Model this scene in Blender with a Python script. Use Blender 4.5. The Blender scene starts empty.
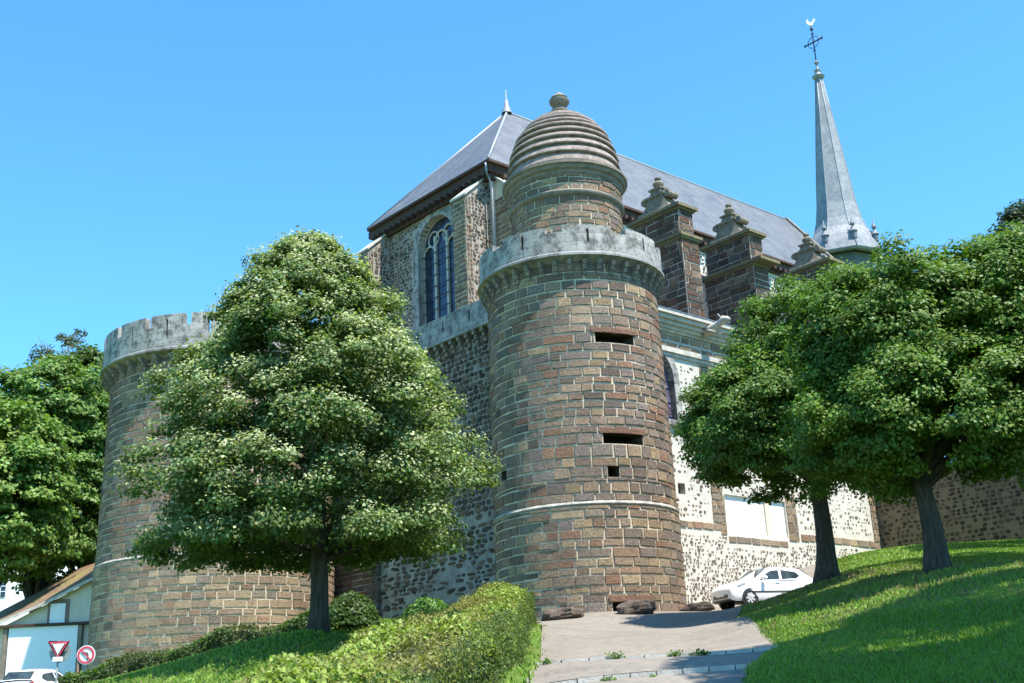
import bpy, math, random
import numpy as np
from math import sin, cos, pi, radians, sqrt, atan2, tan
C = bpy.context.scene.collection
sc = bpy.context.scene
# ------------------------------------------------------------------ camera
F = 1150.; PITCH = radians(17.8); ROLL = radians(2.65); EZ = 1.6
W_, H_ = 1024, 683
fw = np.array([0, cos(PITCH), sin(PITCH)]); rx = np.array([1., 0, 0]); up0 = np.array([0, -sin(PITCH), cos(PITCH)])
RT = cos(ROLL)*rx - sin(ROLL)*up0; UP = sin(ROLL)*rx + cos(ROLL)*up0
cam_d = bpy.data.cameras.new("camera"); cam = bpy.data.objects.new("camera", cam_d); C.objects.link(cam)
from mathutils import Matrix, Vector
M = Matrix(((RT[0], UP[0], -fw[0], 0), (RT[1], UP[1], -fw[1], 0), (RT[2], UP[2], -fw[2], EZ), (0, 0, 0, 1)))
cam.matrix_world = M
cam_d.sensor_width = 36; cam_d.lens = F/1024*36; cam_d.clip_start = .1; cam_d.clip_end = 3000
sc.camera = cam
# ------------------------------------------------------------------ light
SUN_EL = radians(65.5); SUN_AZ = atan2(sin(radians(45)), -cos(radians(45)))
wd = bpy.data.worlds.new("World"); sc.world = wd; wd.use_nodes = True
nt = wd.node_tree; nt.nodes.clear()
o_ = nt.nodes.new('ShaderNodeOutputWorld'); bg = nt.nodes.new('ShaderNodeBackground'); sk = nt.nodes.new('ShaderNodeTexSky')
sk.sky_type = 'NISHITA'; sk.sun_disc = False; sk.sun_elevation = SUN_EL; sk.sun_rotation = SUN_AZ
sk.air_density = 1.0; sk.dust_density = .25; sk.ozone_density = 1.6; sk.altitude = 0
gm = nt.nodes.new('ShaderNodeMix'); gm.data_type = 'RGBA'; gm.blend_type = 'MULTIPLY'; gm.inputs[0].default_value = 1
gm.inputs[7].default_value = (.54, 1.13, 1.44, 1)
nt.links.new(sk.outputs[0], gm.inputs[6]); nt.links.new(gm.outputs[2], bg.inputs[0]); nt.links.new(bg.outputs[0], o_.inputs[0])
bg.inputs[1].default_value = .112
sd = bpy.data.lights.new("sun", 'SUN'); so = bpy.data.objects.new("sun", sd); C.objects.link(so)
sd.energy = 4.9; sd.angle = radians(.5); sd.color = (1, .955, .88)
sdir = Vector((sin(SUN_AZ)*cos(SUN_EL), cos(SUN_AZ)*cos(SUN_EL), sin(SUN_EL)))
so.rotation_euler = sdir.to_track_quat('Z', 'Y').to_euler(); so.location = (10, -10, 60)
sc.view_settings.view_transform = 'Standard'; sc.view_settings.look = 'None'
sc.view_settings.exposure = 1.18; sc.view_settings.gamma = 1; sc.view_settings.use_curve_mapping = False
sc.render.resolution_x = W_; sc.render.resolution_y = H_
sc.render.engine = 'CYCLES'
try:
    sc.cycles.max_bounces = 6; sc.cycles.diffuse_bounces = 3; sc.cycles.transparent_max_bounces = 6
except Exception: pass

def atY(x, y, Y):
    d = fw + RT*(x-512)/F - UP*(y-341.5)/F
    return np.array([0, 0, EZ]) + d*Y/d[1]
# church frame
TH = radians(48.6); DR = np.array([sin(TH), cos(TH)]); DL = np.array([-cos(TH), sin(TH)]); T0 = np.array([2.45, 43.])
def L(s, t, z):
    p = T0 + DR*s + DL*t
    return (p[0], p[1], z)

# ------------------------------------------------------------------ materials
def newmat(name):
    m = bpy.data.materials.new(name); m.use_nodes = True; n = m.node_tree; b = n.nodes['Principled BSDF']
    return m, n, b
def N(n, t, **k):
    x = n.nodes.new(t)
    for a, v in k.items(): setattr(x, a, v)
    return x
def mixc(n, fac, a, b, mode='MIX'):
    x = N(n, 'ShaderNodeMix', data_type='RGBA', blend_type=mode)
    for i, v in ((0, fac), (6, a), (7, b)):
        if hasattr(v, 'links') or hasattr(v, 'is_linked'): n.links.new(v, x.inputs[i])
        elif i == 0: x.inputs[0].default_value = v
        else: x.inputs[i].default_value = (*v, 1)
    return x.outputs[2]
def ramp(n, src, p0, p1, c0=(0, 0, 0), c1=(1, 1, 1), interp='LINEAR'):
    r = N(n, 'ShaderNodeValToRGB'); r.color_ramp.interpolation = interp
    r.color_ramp.elements[0].position = p0; r.color_ramp.elements[1].position = p1
    r.color_ramp.elements[0].color = (*c0, 1); r.color_ramp.elements[1].color = (*c1, 1)
    n.links.new(src, r.inputs[0]); return r.outputs[0]
def noise(n, scale, detail=4, rough=.6, vec=None):
    x = N(n, 'ShaderNodeTexNoise'); x.inputs['Scale'].default_value = scale; x.inputs['Detail'].default_value = detail
    x.inputs['Roughness'].default_value = rough
    if vec is not None: n.links.new(vec, x.inputs['Vector'])
    return x.outputs['Fac']
def geo(n): return N(n, 'ShaderNodeNewGeometry').outputs['Position']
def bump(n, b, h, strength=.5, dist=.02, prev=None):
    x = N(n, 'ShaderNodeBump'); x.inputs['Strength'].default_value = strength; x.inputs['Distance'].default_value = dist
    n.links.new(h, x.inputs['Height'])
    if prev is not None: n.links.new(prev, x.inputs['Normal'])
    n.links.new(x.outputs[0], b.inputs['Normal']); return x.outputs[0]

def simple(name, col, rough=.7, metal=0, nscale=3., var=.25, bmp=.3, bdist=.01, spec=.3):
    m, n, b = newmat(name); g = geo(n)
    f = noise(n, nscale, 5, .65, g); f2 = noise(n, nscale*9, 3, .6, g)
    lo = tuple(c*(1-var) for c in col); hi = tuple(min(1, c*(1+var)) for c in col)
    c = ramp(n, f, .3, .7, lo, hi); c = mixc(n, .25, c, ramp(n, f2, .3, .7, lo, hi))
    n.links.new(c, b.inputs['Base Color']); b.inputs['Roughness'].default_value = rough; b.inputs['Metallic'].default_value = metal
    b.inputs['Specular IOR Level'].default_value = spec
    if bmp: bump(n, b, f2, bmp, bdist)
    return m

def stone_mat(name='block_stone', lichen=.0):
    m, n, b = newmat(name); g = geo(n)
    at = N(n, 'ShaderNodeAttribute', attribute_name='Col')
    f = noise(n, 14, 6, .7, g); f2 = noise(n, .5, 4, .6, g); f3 = noise(n, 45, 3, .6, g)
    c = mixc(n, 1, at.outputs['Color'], ramp(n, f, .25, .75, (.42, .40, .39), (1.6, 1.55, 1.5)), 'MULTIPLY')
    c = mixc(n, 1, c, ramp(n, f2, .3, .7, (.75, .75, .78), (1.2, 1.18, 1.12)), 'MULTIPLY')
    # pale lichen and lime bloom
    f4 = noise(n, 5, 6, .75, g)
    c = mixc(n, ramp(n, f4, .60, .72, (0, 0, 0), (.38, .38, .38)), c, (.36, .32, .27))
    if lichen: c = mixc(n, ramp(n, noise(n, 1.8, 5, .7, g), .5, .62, (0, 0, 0), (lichen,)*3), c, (.22, .19, .035))
    n.links.new(c, b.inputs['Base Color']); b.inputs['Roughness'].default_value = .88; b.inputs['Specular IOR Level'].default_value = .2
    p = bump(n, b, f, 1, .06); bump(n, b, f3, .6, .015, p)
    return m
M_STONE = stone_mat(); M_STONEL = stone_mat('lichened_block_stone', .8)
M_MORTAR = simple('lime_mortar', (.52, .435, .32), .95, 0, 2.2, .3, .6, .02, .1)
M_MORTARG = simple('grey_mortar', (.46, .41, .35), .95, 0, 2.2, .3, .6, .02, .1)

def rubble_mat(name, mortar, stones, su, sv, r0, r1, stain=.0, bd=.03, warp=.25):
    """irregular stones bedded in mortar; UV is in metres"""
    m, n, b = newmat(name)
    uv = N(n, 'ShaderNodeUVMap').outputs[0]
    mp = N(n, 'ShaderNodeMapping'); mp.inputs['Scale'].default_value = (su, sv, 1); n.links.new(uv, mp.inputs[0])
    nz = N(n, 'ShaderNodeTexNoise'); nz.inputs['Scale'].default_value = 2.6; nz.inputs['Detail'].default_value = 5; nz.inputs['Roughness'].default_value=.65; n.links.new(mp.outputs[0], nz.inputs['Vector'])
    wa = N(n, 'ShaderNodeVectorMath', operation='MULTIPLY_ADD'); wa.inputs[1].default_value = (warp*2, warp*2, 0)
    n.links.new(nz.outputs['Color'], wa.inputs[0]); n.links.new(mp.outputs[0], wa.inputs[2])
    vo = N(n, 'ShaderNodeTexVoronoi', feature='F1'); vo.inputs['Scale'].default_value = 1; vo.inputs['Randomness'].default_value = .8
    n.links.new(wa.outputs[0], vo.inputs['Vector'])
    sp = N(n, 'ShaderNodeSeparateColor'); n.links.new(vo.outputs['Color'], sp.inputs[0])
    rr = N(n, 'ShaderNodeMapRange'); rr.inputs[3].default_value = r0; rr.inputs[4].default_value = r1; n.links.new(sp.outputs[0], rr.inputs[0])
    su_ = N(n, 'ShaderNodeMath', operation='SUBTRACT'); n.links.new(rr.outputs[0], su_.inputs[0]); n.links.new(vo.outputs['Distance'], su_.inputs[1])
    mask = ramp(n, su_.outputs[0], .0, .06)
    sc_ = N(n, 'ShaderNodeValToRGB'); e = sc_.color_ramp.elements
    e[0].position = 0; e[0].color = (*stones[0], 1); e[1].position = 1; e[1].color = (*stones[-1], 1)
    for i, s in enumerate(stones[1:-1]): x = e.new((i+1)/(len(stones)-1)); x.color = (*s, 1)
    n.links.new(sp.outputs[1], sc_.inputs[0])
    g = geo(n)
    fine = noise(n, 16, 6, .7, g); big = noise(n, .55, 5, .65, g)
    stc = mixc(n, 1, sc_.outputs[0], ramp(n, fine, .25, .75, (.6,)*3, (1.4,)*3), 'MULTIPLY')
    mo = mixc(n, 1, ramp(n, fine, .3, .7, tuple(c*.82 for c in mortar), tuple(min(1, c*1.1) for c in mortar)), ramp(n, noise(n, 2.2, 5, .7, g), .35, .65, (.8, .78, .74), (1.05, 1.05, 1.05)), 'MULTIPLY')
    c = mixc(n, mask, mo, stc)
    if stain: c = mixc(n, ramp(n, big, .45, .62, (0,)*3, (stain,)*3), c, (.045, .037, .03))
    n.links.new(c, b.inputs['Base Color']); b.inputs['Roughness'].default_value = .92; b.inputs['Specular IOR Level'].default_value = .15
    p = bump(n, b, mask, .7, bd); bump(n, b, fine, .6, .015, p)
    return m
M_RUB_WHITE = rubble_mat('white_rubble', (.66, .62, .54), [(.13, .09, .07), (.27, .21, .16), (.08, .06, .05), (.20, .155, .12)], 2.9, 5.0, .10, .56, 0, .03, .3)
M_RUB_TAN = rubble_mat('tan_rubble', (.52, .46, .38), [(.15, .11, .08), (.24, .18, .13), (.09, .065, .05), (.3, .23, .17)], 4.0, 6.6, .42, .78)
M_RUB_DARK = rubble_mat('dark_rubble', (.46, .42, .37), [(.07, .05, .045), (.12, .08, .065), (.05, .04, .04), (.16, .10, .07)], 2.1, 5.0, .38, .82, .55, .04)
M_RUB_WALL = rubble_mat('garden_wall_rubble', (.27, .20, .125), [(.08, .055, .04), (.13, .085, .06), (.06, .045, .035)], 2.6, 4.2, .25, .60)

def ashlar_mat(name, col, bw=.7, bh=.32, dirt=.75):
    m, n, b = newmat(name); uv = N(n, 'ShaderNodeUVMap').outputs[0]; g = geo(n)
    br = N(n, 'ShaderNodeTexBrick'); n.links.new(uv, br.inputs['Vector']); br.inputs['Scale'].default_value = 1
    br.inputs['Brick Width'].default_value = bw; br.inputs['Row Height'].default_value = bh; br.inputs['Mortar Size'].default_value = .008
    br.inputs['Color1'].default_value = (*[c*.85 for c in col], 1); br.inputs['Color2'].default_value = (*[c*1.12 for c in col], 1); br.inputs['Mortar'].default_value = (*[c*.45 for c in col], 1)
    f = noise(n, 2.3, 7, .75, g); f2 = noise(n, 11, 5, .7, g)
    c = mixc(n, ramp(n, f, .46, .60, (0,)*3, (dirt,)*3), br.outputs['Color'], (.085, .08, .075))
    c = mixc(n, ramp(n, f2, .58, .70, (0,)*3, (.5,)*3), c, (.62, .60, .55))
    n.links.new(c, b.inputs['Base Color']); b.inputs['Roughness'].default_value = .9; b.inputs['Specular IOR Level'].default_value = .2
    p = bump(n, b, f2, .6, .02); bump(n, b, br.outputs['Fac'], -.6, .015, p) if False else None
    return m
M_ASH = ashlar_mat('grey_ashlar', (.31, .30, .285))
M_ASHL = ashlar_mat('pale_ashlar', (.37, .35, .32), .8, .34, .85)
M_TRIM = simple('limestone_trim', (.46, .42, .36), .9, 0, 3, .35, .5, .01)
M_TRIMD = simple('weathered_moulding', (.21, .175, .14), .9, 0, 4, .45, .7, .02)
M_DOME = simple('dome_stone', (.26, .205, .178), .9, 0, 4, .6, .8, .03)
M_BAND = simple('weathered_band', (.36, .33, .285), .95, 0, 3, .6, 1, .05)
M_BLACK = simple('deep_shadow_stone', (.03, .025, .02), .95)
M_IRON = simple('wrought_iron', (.045, .045, .05), .6, .3)
M_LEAD = simple('roof_lead', (.27, .28, .29), .5, .2, 4, .2)
M_ZINC = simple('zinc_pipe', (.20, .22, .25), .45, .5)
M_WHITEP = simple('white_plaster', (.82, .81, .78), .85, 0, 2, .05, .1)
M_CREAM = simple('cream_render', (.60, .53, .42), .9, 0, 1.5, .12, .2)
M_WOODD = simple('dark_oak', (.07, .04, .028), .8, 0, 6, .4)
M_GLASSD = None
def glass_mat(name, col=(.02, .028, .045), grid=None):
    m, n, b = newmat(name); b.inputs['Roughness'].default_value = .12; b.inputs['Specular IOR Level'].default_value = .5 if grid else .18
    uv = N(n, 'ShaderNodeUVMap').outputs[0]; g = geo(n)
    c = ramp(n, noise(n, 2.5, 3, .6, g), .35, .65, col, tuple(x*2.6 for x in col))
    if grid:
        br = N(n, 'ShaderNodeTexBrick'); br.offset = 0; n.links.new(uv, br.inputs['Vector']); br.inputs['Scale'].default_value = 1
        br.inputs['Brick Width'].default_value = grid; br.inputs['Row Height'].default_value = grid; br.inputs['Mortar Size'].default_value = .012
        br.inputs['Color1'].default_value = (1, 1, 1, 1); br.inputs['Color2'].default_value = (.7, .7, .8, 1); br.inputs['Mortar'].default_value = (.25, .25, .25, 1)
        c = mixc(n, 1, c, br.outputs['Color'], 'MULTIPLY')
    n.links.new(c, b.inputs['Base Color'])
    return m
M_GLASSD = glass_mat('leaded_glass', (.02, .028, .045), .16)
M_PINKGL = glass_mat('muted_leaded_glass', (.10, .085, .12), .16)
M_CARGL = glass_mat('car_glass', (.018, .026, .03))
def paint(name, col, rough=.25):
    m, n, b = newmat(name); b.inputs['Base Color'].default_value = (*col, 1); b.inputs['Roughness'].default_value = rough
    b.inputs['Coat Weight'].default_value = .6; b.inputs['Coat Roughness'].default_value = .05; return m
M_CARW = paint('white_car_paint', (.8, .8, .82)); M_CARK = paint('black_trim', (.02, .02, .022), .5); M_TYRE = simple('tyre_rubber', (.025, .025, .025), .9)
M_RIM = paint('alloy_rim', (.5, .5, .52), .3); M_RED = paint('red_lamp', (.45, .02, .04)); M_SRED = paint('sign_red', (.62, .03, .06), .4); M_SWHITE = paint('sign_white', (.8, .8, .8), .4)
M_SGREY = simple('galvanised_back', (.25, .27, .27), .5, .3); M_BLK = paint('sign_black', (.02, .02, .03), .5); M_HEAD = paint('headlamp_glass', (.55, .57, .6), .1)
def slate_mat(name, col):
    m, n, b = newmat(name); uv = N(n, 'ShaderNodeUVMap').outputs[0]; g = geo(n)
    br = N(n, 'ShaderNodeTexBrick'); n.links.new(uv, br.inputs['Vector']); br.inputs['Scale'].default_value = 1
    br.inputs['Brick Width'].default_value = .22; br.inputs['Row Height'].default_value = .14; br.inputs['Mortar Size'].default_value = .006
    br.inputs['Color1'].default_value = (*[c*.86 for c in col], 1); br.inputs['Color2'].default_value = (*[c*1.14 for c in col], 1); br.inputs['Mortar'].default_value = (*[c*.5 for c in col], 1)
    c = mixc(n, 1, br.outputs['Color'], ramp(n, noise(n, .9, 7, .75, g), .3, .7, (.58, .61, .66), (1.35, 1.32, 1.25)), 'MULTIPLY'); c = mixc(n, ramp(n, noise(n, 3.5, 6, .75, g), .60, .75, (0,)*3, (.4,)*3), c, (.20, .19, .15))
    n.links.new(c, b.inputs['Base Color']); b.inputs['Roughness'].default_value = .5; b.inputs['Specular IOR Level'].default_value = .45
    bump(n, b, br.outputs['Fac'], .4, -.01); return m
M_SLATE = slate_mat('slate', (.115, .12, .128)); M_SPIRE = slate_mat('spire_slate', (.235, .245, .26))
def tile_mat():
    m, n, b = newmat('old_clay_tiles'); uv = N(n, 'ShaderNodeUVMap').outputs[0]; g = geo(n)
    br = N(n, 'ShaderNodeTexBrick'); n.links.new(uv, br.inputs['Vector']); br.inputs['Scale'].default_value = 1
    br.inputs['Brick Width'].default_value = .2; br.inputs['Row Height'].default_value = .13; br.inputs['Mortar Size'].default_value = .012
    br.inputs['Color1'].default_value = (.24, .115, .075, 1); br.inputs['Color2'].default_value = (.15, .085, .06, 1); br.inputs['Mortar'].default_value = (.05, .03, .025, 1)
    c = mixc(n, ramp(n, noise(n, .7, 5, .7, g), .45, .58), br.outputs['Color'], (.19, .15, .045))
    n.links.new(c, b.inputs['Base Color']); b.inputs['Roughness'].default_value = .9; return m
M_TILE = tile_mat()
def leaf_mat(name, tr=.35, rough=.5, tcol=(1.3, 1.5, .5)):
    m, n, b = newmat(name); at = N(n, 'ShaderNodeAttribute', attribute_name='Col')
    n.links.new(at.outputs['Color'], b.inputs['Base Color']); b.inputs['Roughness'].default_value = rough; b.inputs['Specular IOR Level'].default_value = .25
    t = N(n, 'ShaderNodeBsdfTranslucent'); tc = mixc(n, 1, at.outputs['Color'], tcol, 'MULTIPLY'); n.links.new(tc, t.inputs[0])
    mx = N(n, 'ShaderNodeMixShader'); mx.inputs[0].default_value = tr
    n.links.new(b.outputs[0], mx.inputs[1]); n.links.new(t.outputs[0], mx.inputs[2])
    n.links.new(mx.outputs[0], n.nodes['Material Output'].inputs[0]); return m
M_LEAF = leaf_mat('leaf', .30, .5); M_GRASSB = leaf_mat('grass_blade', .3, .6)
def bark_mat():
    m, n, b = newmat('bark'); g = geo(n)
    mp = N(n, 'ShaderNodeMapping'); mp.inputs['Scale'].default_value = (9, 9, 1.6); n.links.new(g, mp.inputs[0])
    f = noise(n, 1.6, 6, .7, mp.outputs[0]); c = ramp(n, f, .3, .7, (.02, .016, .013), (.11, .09, .07))
    n.links.new(c, b.inputs['Base Color']); b.inputs['Roughness'].default_value = .95; bump(n, b, f, 1, .05); return m
M_BARK = bark_mat()
def grass_mat():
    m, n, b = newmat('lawn'); g = geo(n)
    f = noise(n, .35, 5, .6, g); f2 = noise(n, 9, 5, .7, g); f3 = noise(n, 60, 3, .6, g)
    c = ramp(n, f, .35, .65, (.085, .155, .025), (.13, .20, .04))
    c = mixc(n, 1, c, ramp(n, f2, .3, .7, (.7,)*3, (1.25,)*3), 'MULTIPLY'); c = mixc(n, 1, c, ramp(n, f3, .3, .7, (.6,)*3, (1.35,)*3), 'MULTIPLY')
    c = mixc(n, ramp(n, noise(n, .9, 6, .75, g), .52, .66, (0,)*3, (.75,)*3), c, (.17, .135, .065))
    n.links.new(c, b.inputs['Base Color']); b.inputs['Roughness'].default_value = .9; b.inputs['Specular IOR Level'].default_value = .1
    bump(n, b, f3, .8, .05); return m
M_GRASS = grass_mat()
def path_mat():
    m, n, b = newmat('worn_asphalt'); g = geo(n)
    f = noise(n, .6, 5, .6, g); f2 = noise(n, 90, 2, .7, g); f3 = noise(n, 7, 5, .7, g)
    c = ramp(n, f, .3, .7, (.17, .145, .115), (.225, .195, .155)); c = mixc(n, 1, c, ramp(n, f2, .25, .75, (.6,)*3, (1.4,)*3), 'MULTIPLY')
    c = mixc(n, 1, c, ramp(n, f3, .3, .7, (.78,)*3, (1.16,)*3), 'MULTIPLY')
    vo = N(n, 'ShaderNodeTexVoronoi', feature='DISTANCE_TO_EDGE'); vo.inputs['Scale'].default_value = .55; wv = N(n, 'ShaderNodeVectorMath', operation='ADD'); nn_ = N(n, 'ShaderNodeTexNoise'); nn_.inputs['Scale'].default_value = 3; nn_.inputs['Detail'].default_value = 5
    n.links.new(g, nn_.inputs['Vector']); n.links.new(g, wv.inputs[0]); n.links.new(nn_.outputs['Color'], wv.inputs[1]); n.links.new(wv.outputs[0], vo.inputs['Vector'])
    c = mixc(n, ramp(n, vo.outputs['Distance'], .0, .012, (.7,)*3, (0,)*3), c, (.06, .055, .045))
    c = mixc(n, ramp(n, noise(n, 1.3, 6, .75, g), .55, .68, (0,)*3, (.5,)*3), c, (.13, .115, .09))
    n.links.new(c, b.inputs['Base Color']); b.inputs['Roughness'].default_value = .9; bump(n, b, f2, .5, .01); return m
M_PATH = path_mat()
M_KERB = simple('kerb_stone', (.42, .39, .34), .9, 0, 3, .3, .6, .02)
M_ROCK = simple('ironstone_boulder', (.20, .15, .115), .95, 0, 5, .6, 1, .12)
M_ROCK_SHADED = simple('shaded_boulder', (.075, .055, .045), .95, 0, 2.5, .5, 1, .06)  # boulder stone darkened, the shadow it lies in is put into the colour

def mortar_face(name, col, var=.2):
    m, n, b = newmat(name); g = geo(n); f = noise(n, 1.1, 6, .72, g); f2 = noise(n, 18, 5, .7, g)
    c = mixc(n, 1, ramp(n, f, .3, .7, tuple(x*(1-var) for x in col), tuple(x*(1+var*.6) for x in col)), ramp(n, f2, .28, .72, (.74,)*3, (1.18,)*3), 'MULTIPLY')
    n.links.new(c, b.inputs['Base Color']); b.inputs['Roughness'].default_value = .95; b.inputs['Specular IOR Level'].default_value = .1; bump(n, b, f2, .9, .03); return m
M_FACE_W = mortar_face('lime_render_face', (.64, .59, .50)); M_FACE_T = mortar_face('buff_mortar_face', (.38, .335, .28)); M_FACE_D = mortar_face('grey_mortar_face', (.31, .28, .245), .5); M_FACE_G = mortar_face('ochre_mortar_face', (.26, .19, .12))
# ------------------------------------------------------------------ mesh helpers
class MB:
    def __init__(s): s.v = []; s.f = []; s.m = []; s.c = []; s.uv = []
    def face(s, pts, mat=0, col=(.2, .2, .2), uv=None):
        i = len(s.v); s.v.extend([tuple(p) for p in pts]); s.f.append(tuple(range(i, i+len(pts)))); s.m.append(mat); s.c.append(col)
        s.uv.append(uv)
    def hexa(s, P, mat=0, col=(.2, .2, .2)):
        """P: 8 points, bottom 0-3 ccw, top 4-7"""
        for q in ((0, 3, 2, 1), (4, 5, 6, 7), (0, 1, 5, 4), (1, 2, 6, 5), (2, 3, 7, 6), (3, 0, 4, 7)):
            p = [P[k] for k in q]; a = np.array(p[1])-np.array(p[0]); bb = np.array(p[3])-np.array(p[0])
            la, lb = np.linalg.norm(a), np.linalg.norm(bb)
            o = (P[q[0]][0]+P[q[0]][1], P[q[0]][2])
            s.face(p, mat, col, [(o[0], o[1]), (o[0]+la, o[1]), (o[0]+la, o[1]+lb), (o[0], o[1]+lb)])
    def lbox(s, s0, s1, t0, t1, z0, z1, mat=0, col=(.2, .2, .2), bev=0):
        s.hexa([L(a, b, c) for c in (z0, z1) for a, b in ((s0, t0), (s1, t0), (s1, t1), (s0, t1))][::1], mat, col)
    def box(s, x0, x1, y0, y1, z0, z1, mat=0):
        s.hexa([(a, b, c) for c in (z0, z1) for a, b in ((x0, y0), (x1, y0), (x1, y1), (x0, y1))], mat)
    def tube(s, pts, rad, seg=8, mat=0, col=(.2, .2, .2), caps=True):
        pts = [np.array(p, float) for p in pts]; rad = rad if hasattr(rad, '__len__') else [rad]*len(pts); base = len(s.v)
        for i, p in enumerate(pts):
            d = pts[min(i+1, len(pts)-1)]-pts[max(i-1, 0)]; d = d/(np.linalg.norm(d)+1e-9)
            a = np.cross(d, (0, 0, 1.)) if abs(d[2]) < .9 else np.cross(d, (1., 0, 0)); a /= np.linalg.norm(a); b = np.cross(d, a)
            for k in range(seg):
                w = 2*pi*k/seg; s.v.append(tuple(p+(a*cos(w)+b*sin(w))*rad[i]))
        for i in range(len(pts)-1):
            for k in range(seg):
                k2 = (k+1) % seg; s.f.append((base+i*seg+k, base+i*seg+k2, base+(i+1)*seg+k2, base+(i+1)*seg+k)); s.m.append(mat); s.c.append(col); s.uv.append(None)
        if caps:
            for e, i in ((0, 0), (1, len(pts)-1)):
                q = [base+i*seg+k for k in range(seg)]; s.f.append(tuple(q if e else q[::-1])); s.m.append(mat); s.c.append(col); s.uv.append(None)
    def lathe(s, prof, cx, cy, seg=64, mat=0, col=(.2, .2, .2), a0=0, a1=2*pi, rot=0):
        base = len(s.v); full = abs(a1-a0-2*pi) < 1e-6; n = seg if full else seg+1
        for r, z in prof:
            for k in range(n):
                w = rot+a0+(a1-a0)*k/seg; s.v.append((cx+r*cos(w), cy+r*sin(w), z))
        for i in range(len(prof)-1):
            for k in range(seg):
                k2 = (k+1) % n; s.f.append((base+i*n+k, base+i*n+k2, base+(i+1)*n+k2, base+(i+1)*n+k)); s.m.append(mat); s.c.append(col)
                r = max(prof[i][0], prof[i+1][0]); u0 = r*(a0+(a1-a0)*k/seg); u1 = r*(a0+(a1-a0)*(k+1)/seg)
                v0 = prof[i][1]; v1 = prof[i+1][1]; s.uv.append([(u0, v0), (u1, v0), (u1, v1), (u0, v1)])
    def build(s, name, mats, root=None, smooth=False, autos=None):
        if not isinstance(mats, (list, tuple)): mats = [mats]
        me = bpy.data.meshes.new(name); loc = np.array(root_loc(root)) if root is not None else np.zeros(3)
        V = np.array(s.v, float)-loc
        me.from_pydata(V.tolist(), [], s.f)
        for m in mats: me.materials.append(m)
        me.polygons.foreach_set('material_index', s.m)
        tot = len(me.loops)
        ca = me.color_attributes.new('Col', 'FLOAT_COLOR', 'CORNER'); cols = np.ones((tot, 4), 'f')
        uvl = me.uv_layers.new(name='UVMap'); uvs = np.zeros((tot, 2), 'f'); i = 0
        for f, c, u in zip(s.f, s.c, s.uv):
            k = len(f); cols[i:i+k, :3] = c
            if u is not None: uvs[i:i+k] = u
            i += k
        ca.data.foreach_set('color', cols.ravel()); uvl.data.foreach_set('uv', uvs.ravel())
        if smooth:
            me.polygons.foreach_set('use_smooth', [True]*len(me.polygons))
            if autos is not None: me.set_sharp_from_angle(angle=radians(autos))
        me.update()
        o = bpy.data.objects.new(name, me); C.objects.link(o)
        if root is not None: o.parent = root
        return o
def root_loc(r):
    p = np.zeros(3)
    while r is not None: p += np.array(r.location); r = r.parent
    return p
def tag(o, label=None, cat=None, group=None, kind=None):
    if label: o['label'] = label
    if cat: o['category'] = cat
    if group: o['group'] = group
    if kind: o['kind'] = kind
    return o
def thing(name, loc, label, cat, group=None):
    o = bpy.data.objects.new(name, None); C.objects.link(o); o.location = tuple(loc); o.empty_display_size = .5
    return tag(o, label, cat, group)

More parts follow.
